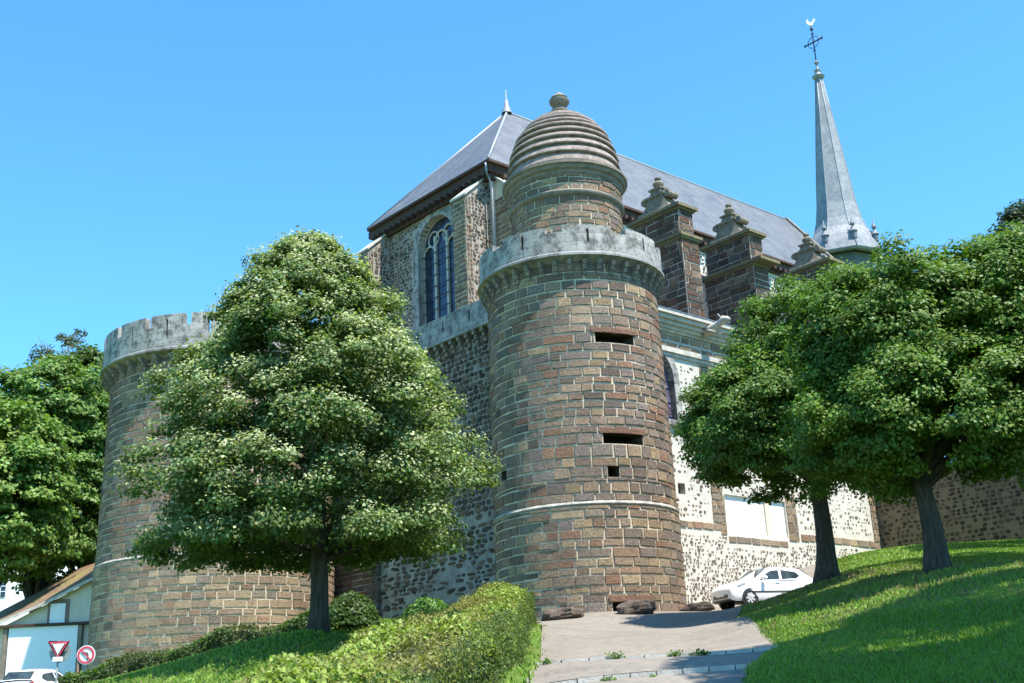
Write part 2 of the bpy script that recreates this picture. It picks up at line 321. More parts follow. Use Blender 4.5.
PAL = [(.222, .160, .112), (.257, .185, .128), (.182, .137, .105), (.285, .211, .146), (.245, .146, .097), (.199, .157, .128), (.228, .165, .119), (.302, .222, .139), (.160, .120, .093), (.222, .171, .132), (.245, .180, .132), (.194, .160, .137)]
PALP = [(.28, .205, .14), (.31, .23, .155), (.245, .18, .13), (.34, .26, .17), (.26, .17, .115), (.22, .18, .14), (.29, .23, .16)]
PALD = [(.10, .07, .052), (.13, .09, .065), (.085, .065, .055), (.15, .10, .07), (.12, .065, .045), (.105, .085, .075)]
def masonry(mb, fn, u0, u1, v0, v1, rh=(.2, .28), bw=(.42, .82), gap=.041, depth=.04, holes=(), seed=1, pal=PAL, wrap=False, backing=True, du=.4, pmap=None):
    R = random.Random(seed); v = v0
    while v < v1-.05:
        h = min(R.uniform(*rh), v1-v)
        if v1-(v+h) < rh[0]*.5: h = v1-v
        for e in sorted({x for q in holes for x in (q[2], q[3])}):       # courses line up with the openings
            if v+.02 < e < v+h-.01 or v+h < e < v+h+.1:
                h = e-v if e-v > .1 else h
                break
        u = u0; off = R.uniform(0, bw[0]) if not wrap else R.uniform(0, .3)
        first = True
        while u < u1-.02:
            w = R.uniform(*bw)
            if R.random() < .12: w *= 1.5
            if first: w = max(.12, w-off); first = False
            if u1-(u+w) < bw[0]*.45: w = u1-u
            a, b, c, d = u, u+w, v, v+h; u += w
            if len(holes):
                bad = False
                for (ha, hb, hc, hd) in holes:
                    if d > hc+.03 and c < hd-.03 and b > ha and a < hb:
                        if a < ha-.05: b = ha; u = hb if u > ha else u
                        elif b > hb+.05: a = hb
                        else: bad = True; u = max(u, hb)
                if bad: continue
            pp = pmap((a+b)/2, (c+d)/2) if pmap else pal
            col = np.array(R.choice(pp))*R.uniform(.82, 1.2); g = gap*R.uniform(.7, 1.5)/2
            dp = depth*R.uniform(.55, 1.25); j = lambda k=.018: R.uniform(-k, k)
            q = [(a+g+j(), c+g+j()), (b-g+j(), c+g+j()), (b-g+j(), d-g+j()), (a+g+j(), d-g+j())]
            ch = .016; qi = [(q[0][0]+ch, q[0][1]+ch), (q[1][0]-ch, q[1][1]+ch), (q[2][0]-ch, q[2][1]-ch), (q[3][0]+ch, q[3][1]-ch)]
            ns = max(1, int((b-a)/.26)) if wrap else 1; lp = lambda p, q_, f: (p[0]+(q_[0]-p[0])*f, p[1]+(q_[1]-p[1])*f)
            h4 = [dp*R.uniform(.85, 1.15) for _ in range(ns+1)]; h5 = [dp*R.uniform(.85, 1.15) for _ in range(ns+1)]; wv = [0]+[R.uniform(-.012, .012) for _ in range(ns-1)]+[0]
            IB = [fn(lp(qi[0], qi[1], i/ns)[0], lp(qi[0], qi[1], i/ns)[1]+wv[i], h4[i]) for i in range(ns+1)]; IT = [fn(lp(qi[3], qi[2], i/ns)[0], lp(qi[3], qi[2], i/ns)[1]-wv[i], h5[i]) for i in range(ns+1)]
            BB = [fn(*lp(q[0], q[1], i/ns), -.006) for i in range(ns+1)]; BT = [fn(*lp(q[3], q[2], i/ns), -.006) for i in range(ns+1)]
            for i in range(ns):
                mb.face([IB[i], IB[i+1], IT[i+1], IT[i]], 0, col); mb.face([BB[i], BB[i+1], IB[i+1], IB[i]], 0, col); mb.face([IT[i], IT[i+1], BT[i+1], BT[i]], 0, col)
            mb.face([BB[0], IB[0], IT[0], BT[0]], 0, col); mb.face([IB[-1], BB[-1], BT[-1], IT[-1]], 0, col)
        v += h
    if backing:
        us = set(np.linspace(u0, u1, max(1, int(round((u1-u0)/du)))+1).round(4)); vs = {v0, v1}
        for h in holes: us |= {h[0], h[1]}; vs |= {h[2], h[3]}
        us = sorted(x for x in us if u0 <= x <= u1); vs = sorted(x for x in vs if v0 <= x <= v1)
        for a, b in zip(us, us[1:]):
            if b-a < 1e-4: continue
            for c, d in zip(vs, vs[1:]):
                m_, n_ = (a+b)/2, (c+d)/2
                if any(h[0] < m_ < h[1] and h[2] < n_ < h[3] for h in holes): continue
                mb.face([fn(a, c, 0), fn(b, c, 0), fn(b, d, 0), fn(a, d, 0)], 1, (.4, .35, .3), [(a, c), (b, c), (b, d), (a, d)])
    for (a, b, c, d) in holes:      # reveals and back, the recess shade put into their dark colours
        D = -.55
        for (p, q) in (((a, c), (b, c)), ((b, c), (b, d)), ((b, d), (a, d)), ((a, d), (a, c))):
            mb.face([fn(*p, 0), fn(*q, 0), fn(*q, D), fn(*p, D)], 0, (.10, .075, .055))
        mb.face([fn(a, c, D), fn(b, c, D), fn(b, d, D), fn(a, d, D)], 0, (.03, .02, .018))
def rubble(mb, fn, u0, u1, v0, v1, rh=(.1, .2), bw=(.12, .4), fill=.9, shrink=(.7, .98), depth=.03, pal=PAL, seed=1, skip=None, wander=.03, grad=None):
    """individual field stones bedded in the mortar face"""
    R = random.Random(seed); v = v0
    while v < v1-.05:
        h = R.uniform(*rh); u = u0+R.uniform(0, bw[0])
        while u < u1-.06:
            w = R.uniform(*bw)*R.uniform(.6, 1.1)
            if u+w > u1: break
            cu, cv = u+w/2, v+h/2+R.uniform(-wander, wander); u += w
            f = fill if grad is None else fill*grad(cu, cv)
            if R.random() > f or cv+h/2 > v1 or cv-h/2 < v0 or (skip and skip(cu, cv, w/2, h/2)): continue
            k = R.uniform(*shrink); n = R.choice((5, 6, 7)); a0 = R.uniform(0, 6.3); tl = R.uniform(-.15, .15); P = []
            for i in range(n):
                a = a0+2*pi*i/n+R.uniform(-.25, .25); x, y = cos(a), sin(a); q = (abs(x)**3.2+abs(y)**3.2)**(-1/3.2)*R.uniform(.82, 1.04)*k
                P.append((cu+x*q*w/2, cv+y*q*h/2+tl*x*w/2))
            dp = depth*R.uniform(.4, 1.3); col = np.array(R.choice(pal))*R.uniform(.8, 1.25); I = [fn(cu+(a-cu)*.86, cv+(b-cv)*.84, dp*R.uniform(.8, 1.2)) for a, b in P]; B = [fn(a, b, -.003) for a, b in P]
            mb.face(I, 0, col)
            for i in range(n): j = (i+1) % n; mb.face([B[i], B[j], I[j], I[i]], 0, col)
        v += h
def cyl_fn(cx, cy, Rf):
    """u is metres along the arc measured at radius R0, u=0 faces the camera side, growing to the right of the picture"""
    a_c = atan2(-cy, -cx)
    def fn(u, v, d):
        R = Rf(v); w = a_c + u/Rf.R0
        return (cx+(R+d)*cos(w), cy+(R+d)*sin(w), v)
    return fn
class Taper:
    def __init__(s, R0, R1, z0, z1): s.R0 = R0; s.a = (R1-R0)/(z1-z0); s.z0 = z0
    def __call__(s, z): return s.R0+s.a*(z-s.z0)
def plane_s(t, sign=-1):            # wall in plane t = const, outward = -t
    return lambda u, v, d: L(u, t+sign*d, v)
def plane_t(s, sign=-1):            # wall in plane s = const, outward = -s
    return lambda u, v, d: L(s+sign*d, u, v)
def stone_box(mb, s0, s1, t0, t1, z0, z1, seed=1, **k):
    masonry(mb, plane_s(t0), s0, s1, z0, z1, seed=seed, **k); masonry(mb, plane_t(s0), t0, t1, z0, z1, seed=seed+1, **k)
    masonry(mb, plane_t(s1, 1), t0, t1, z0, z1, seed=seed+2, **k); masonry(mb, plane_s(t1, 1), s0, s1, z0, z1, seed=seed+3, **k)
    mb.lbox(s0+.01, s1-.01, t0+.01, t1-.01, z1-.1, z1-.003, 1)
def ring_block(mb, cx, cy, r0, r1, z0, z1, w0, w1, seg, mat=0):
    for k in range(seg):
        a, b = w0+(w1-w0)*k/seg, w0+(w1-w0)*(k+1)/seg
        p = lambda r, w, z: (cx+r*cos(w), cy+r*sin(w), z)
        mb.face([p(r1, a, z0), p(r1, b, z0), p(r1, b, z1), p(r1, a, z1)], mat, uv=[(a*r1, z0), (b*r1, z0), (b*r1, z1), (a*r1, z1)])
        mb.face([p(r0, b, z0), p(r0, a, z0), p(r0, a, z1), p(r0, b, z1)], mat, uv=[(a*r1, z0), (b*r1, z0), (b*r1, z1), (a*r1, z1)])
        mb.face([p(r1, a, z1), p(r1, b, z1), p(r0, b, z1), p(r0, a, z1)], mat, uv=[(a*r1, 0), (b*r1, 0), (b*r1, .3), (a*r1, .3)])
        mb.face([p(r0, a, z0), p(r0, b, z0), p(r1, b, z0), p(r1, a, z0)], mat, uv=[(a*r1, 0), (b*r1, 0), (b*r1, .3), (a*r1, .3)])
        if k == 0: mb.face([p(r0, a, z0), p(r1, a, z0), p(r1, a, z1), p(r0, a, z1)], mat, uv=[(0, z0), (.3, z0), (.3, z1), (0, z1)])
        if k == seg-1: mb.face([p(r1, b, z0), p(r0, b, z0), p(r0, b, z1), p(r1, b, z1)], mat, uv=[(0, z0), (.3, z0), (.3, z1), (0, z1)])
def parapet(mb, cx, cy, r0, r1, z0, zl, zh, merlons, slit, a_start=0, frac=.72, zs=(.35, .85)):
    """crenellated ring with arrow slits through the merlons"""
    step = 2*pi/merlons
    for i in range(merlons):
        a = a_start+i*step; am = a+step*frac; mid = (a+am)/2; hw = slit/2/r1
        ring_block(mb, cx, cy, r0, r1, z0, zl, am, a+step, 2)
        s0 = z0+(zh-z0)*zs[0]; s1 = z0+(zh-z0)*zs[1]
        ring_block(mb, cx, cy, r0, r1, z0, zh, a, mid-hw, 3); ring_block(mb, cx, cy, r0, r1, z0, zh, mid+hw, am, 3)
        ring_block(mb, cx, cy, r0, r1-.01, z0, s0, mid-hw, mid+hw, 1); ring_block(mb, cx, cy, r0, r1-.01, s1, zh, mid-hw, mid+hw, 1)
def corbel(root, cx, cy, w, r, z, width=.17, proj=.34, h=.5, mat=None):
    m = MB(); er = np.array([cos(w), sin(w)]); et = np.array([-sin(w), cos(w)])
    def P(a, b, c): q = np.array([cx, cy])+er*(r+a)+et*b; return (q[0], q[1], z+c)
    for (p, z0, z1) in ((proj, -h*.34, 0), (proj*.68, -h*.68, -h*.36), (proj*.36, -h, -h*.70)):
        m.hexa([P(-.05, -width/2, z0), P(p*.8, -width/2, z0), P(p*.8, width/2, z0), P(-.05, width/2, z0), P(-.05, -width/2, z1), P(p, -width/2, z1), P(p, width/2, z1), P(-.05, width/2, z1)])
    return m.build('corbel', mat or M_TRIMD, root)

# ------------------------------------------------------------------ terrain
ctrl = [(0, 0, 0), (-8, 4, -.4), (8, 6, 1.2), (-25, 10, -1.5), (25, 12, 4), (-28, 45, 1.8), (-45, 70, 3), (0, 60, 6), (30, 70, 9), (40, 30, 8), (60, 100, 10), (-60, 20, -2), (0, -40, -4), (0, 120, 8), (-60, 120, 4)]
for px, py, Y in [(600, 683, 16), (533, 665, 19), (782, 650, 19), (545, 625, 36), (590, 613, 39.4), (680, 612, 41.5), (739, 620, 34), (734, 611, 40), (752, 606, 46),
                  (790, 597, 43.5), (830, 580, 34), (800, 592, 41), (850, 571, 40), (940, 570, 27), (880, 551, 49), (1024, 547, 46), (318, 628, 25), (75, 691, 34), (200, 655, 34), (370, 622, 32), (110, 683, 30),
                  (1024, 683, 12), (785, 652, 18), (765, 637, 24), (770, 683, 15), (235, 752, 16.5), (335, 705, 20), (396, 668, 24), (447, 651, 28), (300, 668, 27), (200, 672, 30), (88, 690, 44), (400, 640, 38), (500, 630, 40), (250, 660, 44), (20, 700, 45), (1000, 600, 20), (900, 620, 20), (1010, 572, 30), (1015, 556, 38), (950, 553, 44)]:
    ctrl.append(tuple(atY(px, py, Y)))
ctrl = np.array(ctrl, float)
def tps_fit(P, lam=.3):
    n = len(P); d = np.hypot(P[:, None, 0]-P[None, :, 0], P[:, None, 1]-P[None, :, 1]); K = d*d*np.log(d+1e-9); K[np.arange(n), np.arange(n)] = lam
    A = np.zeros((n+3, n+3)); A[:n, :n] = K; A[:n, n] = 1; A[:n, n+1:] = P[:, :2]; A[n, :n] = 1; A[n+1:, :n] = P[:, :2].T
    return np.linalg.solve(A, np.concatenate([P[:, 2], [0, 0, 0]]))
TW = tps_fit(ctrl)
def gz(x, y):
    x = np.asarray(x, float); y = np.asarray(y, float); sh = x.shape; xf = x.ravel(); yf = y.ravel()
    # settle to flat ground far away
    rr = np.hypot(xf-0, yf-45); k = np.clip((rr-75)/60, 0, 1); k = k*k*(3-2*k)
    xc = np.where(rr > 110, xf*110/np.maximum(rr, 1e-6), xf); yc = np.where(rr > 110, 45+(yf-45)*110/np.maximum(rr, 1e-6), yf)
    d = np.hypot(xc[:, None]-ctrl[None, :, 0], yc[:, None]-ctrl[None, :, 1])
    z = (d*d*np.log(d+1e-9)) @ TW[:-3] + TW[-3] + TW[-2]*xc + TW[-1]*yc
    return ((1-k)*z+k*2.0).reshape(sh)
def g1(x, y): return float(gz(np.array([x]), np.array([y]))[0])
# path outline: left/right edge as a function of Y
PY = np.array([8, 14, 16, 19, 24, 34, 40, 44, 52.]); PL = np.array([-1.2, -.25, -.1, .1, .25, .5, .3, 2, 6.]); PR = np.array([1.4, 2.6, 3.0, 4.05, 4.85, 6.1, 7.6, 10.4, 14.5])
def path_l(y): return np.interp(y, PY, PL)
def path_r(y): return np.interp(y, PY, PR)
def in_path(x, y, m=0): return (x > path_l(y)+m) & (x < path_r(y)-m) & (y > 8+m) & (y < 52-m)
def sheet(name, xs, ys, zf, mat, drop=None, cut=None):
    X, Y = np.meshgrid(xs, ys); Z = zf(X, Y); nx, ny = len(xs), len(ys)
    me = bpy.data.meshes.new(name); V = np.stack([X.ravel(), Y.ravel(), Z.ravel()], 1)
    i = (np.arange(ny-1)[:, None]*nx+np.arange(nx-1)[None, :]).ravel(); Q = np.stack([i, i+1, i+nx+1, i+nx], 1)
    me.from_pydata(V.tolist(), [], Q.tolist()); me.materials.append(mat); me.polygons.foreach_set('use_smooth', [True]*len(me.polygons)); me.update()
    o = bpy.data.objects.new(name, me); C.objects.link(o); o['kind'] = 'structure'; return o
def terr(X, Y):
    z = gz(X, Y); return z-np.where(in_path(X, Y, .12), .35, 0)
xs = np.concatenate([np.array([-1500, -900, -500, -250, -150, -100, -70, -50]), np.arange(-40, -14, 1.), np.arange(-14, 24, .3), np.arange(24, 50, 1.5), np.array([60, 80, 120, 200, 400, 900, 1500])])
ys = np.concatenate([np.array([-1500, -600, -200, -80, -40, -15, -5, 0, 4]), np.arange(6, 56, .3), np.arange(56, 90, 2.), np.array([100, 120, 160, 250, 500, 900, 1600])])
sheet('lawn_ground', xs, ys, terr, M_GRASS)
# path: stepped surface in three flights divided by kerbs
K1 = lambda x: 19.0 + (x-.3)*.10; K2 = lambda x: 16.6+(x-.1)*.05
def path_z(x, y):
    b = gz(np.atleast_1d(x), np.atleast_1d(y)); return b
def path_strip(name, y0, y1, dz, n, mat=M_PATH):
    mb = MB(); nx = 12
    for i in range(n):
        for k in range(nx):
            q = []
            for (ii, kk) in ((i, k), (i, k+1), (i+1, k+1), (i+1, k)):
                f = kk/nx; yy0 = y0(2) if callable(y0) else y0; 
                ya = (y0(lerp_x(f, yy0)) if callable(y0) else y0); yb = (y1(lerp_x(f, y1(2))) if callable(y1) else y1)
                y = ya+(yb-ya)*ii/n; x = float(path_l(y)+(path_r(y)-path_l(y))*f)
                q.append((x, y, g1(x, y)+dz*max(0, min(1, (44-y)/20)) + .03))
            mb.face(q, 0)
    o = mb.build(name, mat); o['kind'] = 'structure'; return o
def lerp_x(f, y): return float(path_l(y)+(path_r(y)-path_l(y))*f)
path_strip('path', K1, 52., .0, 60)
path_strip('path', K2, lambda x: K1(x)-.18, -.03, 10)
path_strip('path', 8., lambda x: K2(x)-.18, -.07, 22)
for kf, zt, lab in ((K1, .04, 'upper'), (K2, -.005, 'lower')):
    mb = MB(); n = 9; Rk = random.Random(4)
    for i in range(n):
        f0, f1 = i/n+.003, (i+1)/n-.003; P = []
        for dzz in (-.35, zt+Rk.uniform(-.008, .008)):
            for f, dy in ((f0, -.18), (f1, -.18), (f1, .0), (f0, .0)):
                x = lerp_x(f, kf(2)); y = kf(x)+dy; P.append((x+(.03 if f == f0 else -.03)*0, y, g1(x, kf(x))+dzz))
        mb.hexa(P)
    o = mb.build('kerb', M_KERB); o['kind'] = 'structure'

# ------------------------------------------------------------------ foliage
def leaf_mesh(name, pos, nrm, size, cols, mat, root=None, aspect=.8, fold=.25, seed=0, droop=.0):
    R = np.random.default_rng(seed); n = len(pos); nrm = nrm/np.linalg.norm(nrm, axis=1, keepdims=True)
    rv = R.normal(size=(n, 3)); rv[:, 2] -= droop*2; a = rv-(rv*nrm).sum(1, keepdims=True)*nrm; a /= np.linalg.norm(a, axis=1, keepdims=True)+1e-9; b = np.cross(nrm, a)
    s = size[:, None]
    P0 = pos-a*s*.5; P1 = pos+b*s*aspect*.5-nrm*s*fold*.5-a*s*.08; P2 = pos+a*s*.55-nrm*s*fold*.6; P3 = pos-b*s*aspect*.5-nrm*s*fold*.5-a*s*.08
    V = np.stack([P0, P1, P2, P3], 1).reshape(-1, 3)
    if root is not None: V = V-root_loc(root)
    me = bpy.data.meshes.new(name); me.vertices.add(4*n); me.vertices.foreach_set('co', V.astype('f').ravel())
    # two triangles folded along the midrib
    i = np.arange(n)*4; T = np.stack([i, i+1, i+2, i, i+2, i+3], 1).reshape(-1)
    me.loops.add(6*n); me.loops.foreach_set('vertex_index', T.astype('i')); me.polygons.add(2*n)
    me.polygons.foreach_set('loop_start', (np.arange(2*n)*3).astype('i')); me.polygons.foreach_set('loop_total', np.full(2*n, 3, 'i'))
    me.update(calc_edges=True); me.materials.append(mat)
    ca = me.color_attributes.new('Col', 'FLOAT_COLOR', 'POINT'); c4 = np.ones((n, 4, 4), 'f'); c4[:, :, :3] = cols[:, None, :]; ca.data.foreach_set('color', c4.ravel())
    o = bpy.data.objects.new(name, me); C.objects.link(o)
    if root is not None: o.parent = root
    return o
def clumps_to_leaves(cen, rad, per, R, lsize, up=.6, flat=.55, out=None, rag=1.0):
    """leaves over the upper shell of each clump and some inside; returns pos, normal, size, clump index"""
    n = len(cen)*per; ci = np.repeat(np.arange(len(cen)), per)
    d = R.normal(size=(n, 3)); d /= np.linalg.norm(d, axis=1, keepdims=True); low = d[:, 2] < -.1; d[low, 2] *= -.6*0+.5
    r = R.random(n)**.35
    rd = rad[ci][:, None]; e = d*r[:, None]*rd; e[:, 2] *= flat; e[:, 2] -= (np.hypot(e[:, 0], e[:, 1])/rd[:, 0])**2*rd[:, 0]*.25
    pos = cen[ci]+e+R.normal(size=(n, 3))*.05*rag
    nr = d*.6+R.normal(size=(n, 3))*.45; nr[:, 2] += up
    if out is not None: nr += out[ci]*.5
    return pos, nr, lsize*R.uniform(.65, 1.25, n), ci
def tree_cols(R, ci, nc, base, var=.25, cvar=.18, tip=None, tipf=0.):
    cb = R.uniform(1-cvar, 1+cvar, nc)[ci]; b = np.array(base)[None]*cb[:, None]*R.uniform(1-var, 1+var, len(ci))[:, None]
    b[:, 0] *= R.uniform(.85, 1.3, len(ci))
    if tip is not None:
        m = R.random(len(ci)) < tipf; b[m] = np.array(tip)*R.uniform(.8, 1.15, m.sum())[:, None]
    return b
def limb(mb, p0, p1, r0, r1, R, n=5, wob=.12, seg=9):
    p0 = np.array(p0, float); p1 = np.array(p1, float); pts = []; Ln = np.linalg.norm(p1-p0)
    for i in range(n+1):
        f = i/n; p = p0+(p1-p0)*f; 
        if 0 < i < n: p = p+np.array([R.uniform(-1, 1), R.uniform(-1, 1), R.uniform(-.5, .5)])*wob*Ln*.3
        pts.append(p)
    mb.tube(pts, [r0+(r1-r0)*(i/n)**.8 for i in range(n+1)], seg)
    return pts
def make_tree(name, label, base, trunk_r, crown, z_fork, leaf, ncl, per, base_col, seed, lean=(0, 0), group=None, tip=None, tipf=0., clr=(.45, .8), flat=.62, nlimb=7, up=.6, shell=(.55, 1.0), droop=0., extra=None, flare=1.7, bottom=-.25, notch=.10, tops=None, limb_r=.42):
    """crown: list of (center xyz, radii xyz, weight)"""
    R = np.random.default_rng(seed); PR_ = random.Random(seed); root = thing(name, base, label, 'tree', group); base = np.array(base, float)
    mb = MB(); fork = base+np.array([lean[0], lean[1], z_fork]); n = 8; pts = []; rr = []
    for i in range(n+1):
        f = i/n; pts.append(base+(fork-base)*f+np.array([sin(f*5+seed)*.03, cos(f*4)*.03, -.15*(i == 0)])); rr.append(trunk_r*(1+(flare-1)*math.exp(-f*z_fork/.35))*(1-.25*f))
    mb.tube(pts, rr, 14)
    for cc, cr, wt in crown:
        cc = np.array(cc)
        for k in range(nlimb):
            w = 2*pi*k/nlimb+PR_.uniform(-.3, .3); e = PR_.uniform(-.2, .75)
            tgt = cc+np.array([cos(w)*cos(e)*cr[0], sin(w)*cos(e)*cr[1], sin(e)*cr[2]])*.8
            mid = fork+(tgt-fork)*.5+np.array([0, 0, .12*np.linalg.norm(tgt-fork)])
            st = fork-np.array([0, 0, PR_.uniform(0, .35)]); a = limb(mb, st, mid, trunk_r*limb_r, trunk_r*limb_r*.55, PR_, 4); limb(mb, mid, tgt, trunk_r*limb_r*.55, .02, PR_, 4)
            for q in range(3):
                t2 = tgt+np.array([PR_.uniform(-1, 1), PR_.uniform(-1, 1), PR_.uniform(-.3, .8)])*.35*min(cr); limb(mb, mid+(tgt-mid)*PR_.uniform(.1, .6), t2, trunk_r*.13, .012, PR_, 3, seg=6)
        top = cc+np.array([0, 0, cr[2]*.75]); limb(mb, fork, top, trunk_r*.5, .03, PR_, 5, .1)
    mb.build('trunk', M_BARK, root, True)
    tw = sum(c[2] for c in crown); CP, CD, CRd = [], [], []
    for cc, cr, wt in crown:
        k = int(ncl*wt/tw); d = R.normal(size=(k, 3)); d /= np.linalg.norm(d, axis=1, keepdims=True)
        lo = d[:, 2] < bottom; d[lo, 2] = bottom*R.random(lo.sum()); d /= np.linalg.norm(d, axis=1, keepdims=True)
        rr_ = R.uniform(shell[0], shell[1], k)**.5 
        # lumpy outline
        lum = 1+notch*np.sin(d[:, 0]*5.1+seed)*np.sin(d[:, 1]*4.3+2*seed)*np.sin(d[:, 2]*6+seed*.7)+R.normal(size=k)*.04
        CP.append(np.array(cc)+d*np.array(cr)*(rr_*lum)[:, None]); CD.append(d); CRd.append(R.uniform(clr[0], clr[1], k))
    cen = np.concatenate(CP); cd = np.concatenate(CD); cr_ = np.concatenate(CRd)
    if tops is not None:
        cen = np.concatenate([cen, np.array(tops)]); cd = np.concatenate([cd, np.tile([0, 0, 1.], (len(tops), 1))]); cr_ = np.concatenate([cr_, np.full(len(tops), clr[0])])
    pos, nr, sz, ci = clumps_to_leaves(cen, cr_, per, R, leaf, up, flat, cd)
    cols = tree_cols(R, ci, len(cen), base_col)
    if tip is not None:
        # pale flower bracts sit on the upper outside of each clump
        rel = (pos-cen[ci])/cr_[ci][:, None]; s_ = rel[:, 2]/flat+ (rel*cd[ci]).sum(1)*.6
        m = (s_ > .35) & (R.random(len(pos)) < tipf*np.clip(R.uniform(.3, 1.7, len(cen))[ci], 0, 1.7)); cols[m] = np.array(tip)*R.uniform(.75, 1.2, m.sum())[:, None]
    leaf_mesh('crown', pos, nr, sz, cols, M_LEAF, root, seed=seed, droop=droop)
    return root
exec_order = None
# ================================================================== ROUND TOWERS
def round_tower(name, label, cx, cy, Rl, Ru0, Ru1, zb, zband, holes_u, holes_l, seed, pal_l, pal_u, rh, nmer, zl, zh, Rlip, Rpar, ncorb, corb_arc, slit_frac, upmap=None):
    root = thing(name, (cx, cy, 4.6), label, 'tower')
    mb = MB(); tl = Taper(Rl, Rl, zb, zband); tu = Taper(Ru0, Ru1, zband, 17.0)
    fl = cyl_fn(cx, cy, tl); fu = cyl_fn(cx, cy, tu)
    masonry(mb, fl, -pi*Rl, pi*Rl, zb, zband-.1, rh=rh, holes=holes_l, seed=seed, pal=pal_l, wrap=True, pmap=None)
    masonry(mb, fu, -pi*Ru0, pi*Ru0, zband+.04, 17.5, rh=rh, holes=holes_u, seed=seed+1, pal=pal_u, wrap=True, pmap=upmap)
    mb.build('shaft', [M_STONE, M_MORTAR], root)
    m = MB(); m.lathe([(Rl-.02, zband-.1), (Rl+.035, zband-.08), (Rl+.05, zband-.04), (Ru0+.03, zband+.05), (Ru0-.03, zband+.08)], cx, cy, 96); m.build('string_course', M_BAND, root, True, 40)
    m = MB(); m.lathe([(Ru1+.0, 17.28), (Ru1+.12, 17.34), (Rlip-.06, 17.46), (Rlip, 17.47), (Rlip, 17.56), (Rlip-.07, 17.62), (Ru1-.5, 17.63)], cx, cy, 110); m.build('cornice', M_TRIMD if False else M_ASH, root, True, 30)
    m = MB(); parapet(m, cx, cy, Rpar-.32, Rpar, 17.625, zl, zh, nmer, .10, a_start=seed*.37, frac=slit_frac); m.build('parapet', M_ASHL, root)
    ac = atan2(-cy, -cx)
    for i in range(ncorb):
        w = ac+2*pi*i/ncorb
        dw = (w-ac+pi) % (2*pi)-pi
        if abs(dw) < corb_arc: corbel(root, cx, cy, w, Ru1-.01, 17.33, .15, Rlip-Ru1-.05, .52)
    return root
cx, cy = T0
tower = round_tower('round_tower', 'slender brown stone round tower with ribbed dome, standing at the church corner beside the path', cx, cy, 3.43, 3.39, 3.31, 3.7, 8.35,
    [(.77, 2.40, 14.18, 14.56), (.80, 2.43, 10.42, 10.80), (.88, 1.32, 9.22, 9.62), (-3.70, -3.22, 9.6, 9.95)], [(.72, 1.95, 4.3, 4.95)], 3, PAL+PALP, PAL, (.26, .395), 9, 18.42, 18.68, 3.72, 3.63, 40, 1.9, .74)
# lintels over the gun loops
for (a, b, z) in ((.62, 2.5, 14.56), (.7, 2.5, 10.8), (.6, 2.2, 4.97)):
    f = cyl_fn(cx, cy, Taper(3.39, 3.33, 8.3, 17)); m = MB(); n = 4
    for i in range(n):
        u0, u1 = a+(b-a)*i/n, a+(b-a)*(i+1)/n; e = .045+(.06 if z < 5 else 0)
        m.hexa([f(u0, z, -.1), f(u1, z, -.1), f(u1, z, e), f(u0, z, e), f(u0, z+.17, -.1), f(u1, z+.17, -.1), f(u1, z+.17, e), f(u0, z+.17, e)], 0, (.20, .115, .08))
    m.build('lintel', M_STONE, tower)
# upper drum, dome and finial
m = MB(); masonry(m, cyl_fn(cx, cy, Taper(2.2, 2.2, 18, 20.6)), -pi*2.2, pi*2.2, 17.6, 20.6, rh=(.26, .34), bw=(.4, .75), seed=21, wrap=True)
masonry(m, cyl_fn(cx, cy, Taper(2.26, 2.26, 20.8, 21.5)), -pi*2.26, pi*2.26, 20.8, 21.5, rh=(.22, .27), bw=(.4, .75), seed=22, wrap=True)
drum = m.build('upper_drum', [M_STONE, M_MORTAR], tower)
m = MB(); m.lathe([(2.2, 20.55), (2.3, 20.58), (2.36, 20.66), (2.36, 20.74), (2.28, 20.82), (2.24, 20.84)], cx, cy, 80); m.build('moulding', M_TRIMD, drum, True, 40)
m = MB(); m.lathe([(2.24, 21.42), (2.32, 21.5), (2.34, 21.6), (2.44, 21.66), (2.48, 21.78), (2.56, 21.82), (2.56, 21.93), (2.4, 21.99), (2.2, 22.02)], cx, cy, 80); m.build('moulding', M_TRIMD, drum, True, 30)
prof = [(2.2, 22.02)]; kz = [22.02, 22.42, 22.8, 23.16, 23.5, 23.81, 24.1, 24.36, 24.59, 24.78, 24.9]
rz_ = lambda z: float(np.interp(z, [22, 22.6, 23.1, 23.8, 24.4, 24.75, 24.95, 25.1], [2.27, 2.26, 2.17, 1.92, 1.48, 1.08, .74, .35]))
for a, b in zip(kz, kz[1:]):
    prof += [(rz_(a)-.07, a), (rz_(a)+.045, a+.02), (rz_(a)+.06, a+.06), (rz_(a)+.04, a+.13), (rz_(b)-.03, b-.06), (rz_(b)-.07, b-.03)]
prof += [(.62, 24.9), (.4, 25.0), (.3, 25.02)]
m = MB(); m.lathe(prof, cx, cy, 80); m.build('dome', M_DOME, tower, True, 25)
m = MB(); m.lathe([(.55, 24.85), (.52, 25.06), (.38, 25.1), (.33, 25.3), (.40, 25.34), (.40, 25.42), (.27, 25.48), (.22, 25.6), (.33, 25.68), (.42, 25.8), (.43, 25.92), (.33, 25.98), (.36, 26.04), (.28, 26.13), (.17, 26.18), (.13, 26.26), (.05, 26.32), (.0, 26.33)], cx, cy, 20); m.build('finial', M_TRIMD, tower, True, 45)

LX, LY = -14.17, 53.8
def upm(u, v): return PALP if v < 9 else PAL
ltower = round_tower('round_tower', 'broad round tower with a crenellated pale parapet, rising behind the flowering linden', LX, LY, 5.36, 5.3, 5.12, 2.0, 8.5, [], [], 8, PALP, PAL+PALP[:3], (.26, .39), 18, 18.6, 19.15, 5.66, 5.56, 44, 1.9, .84, None)

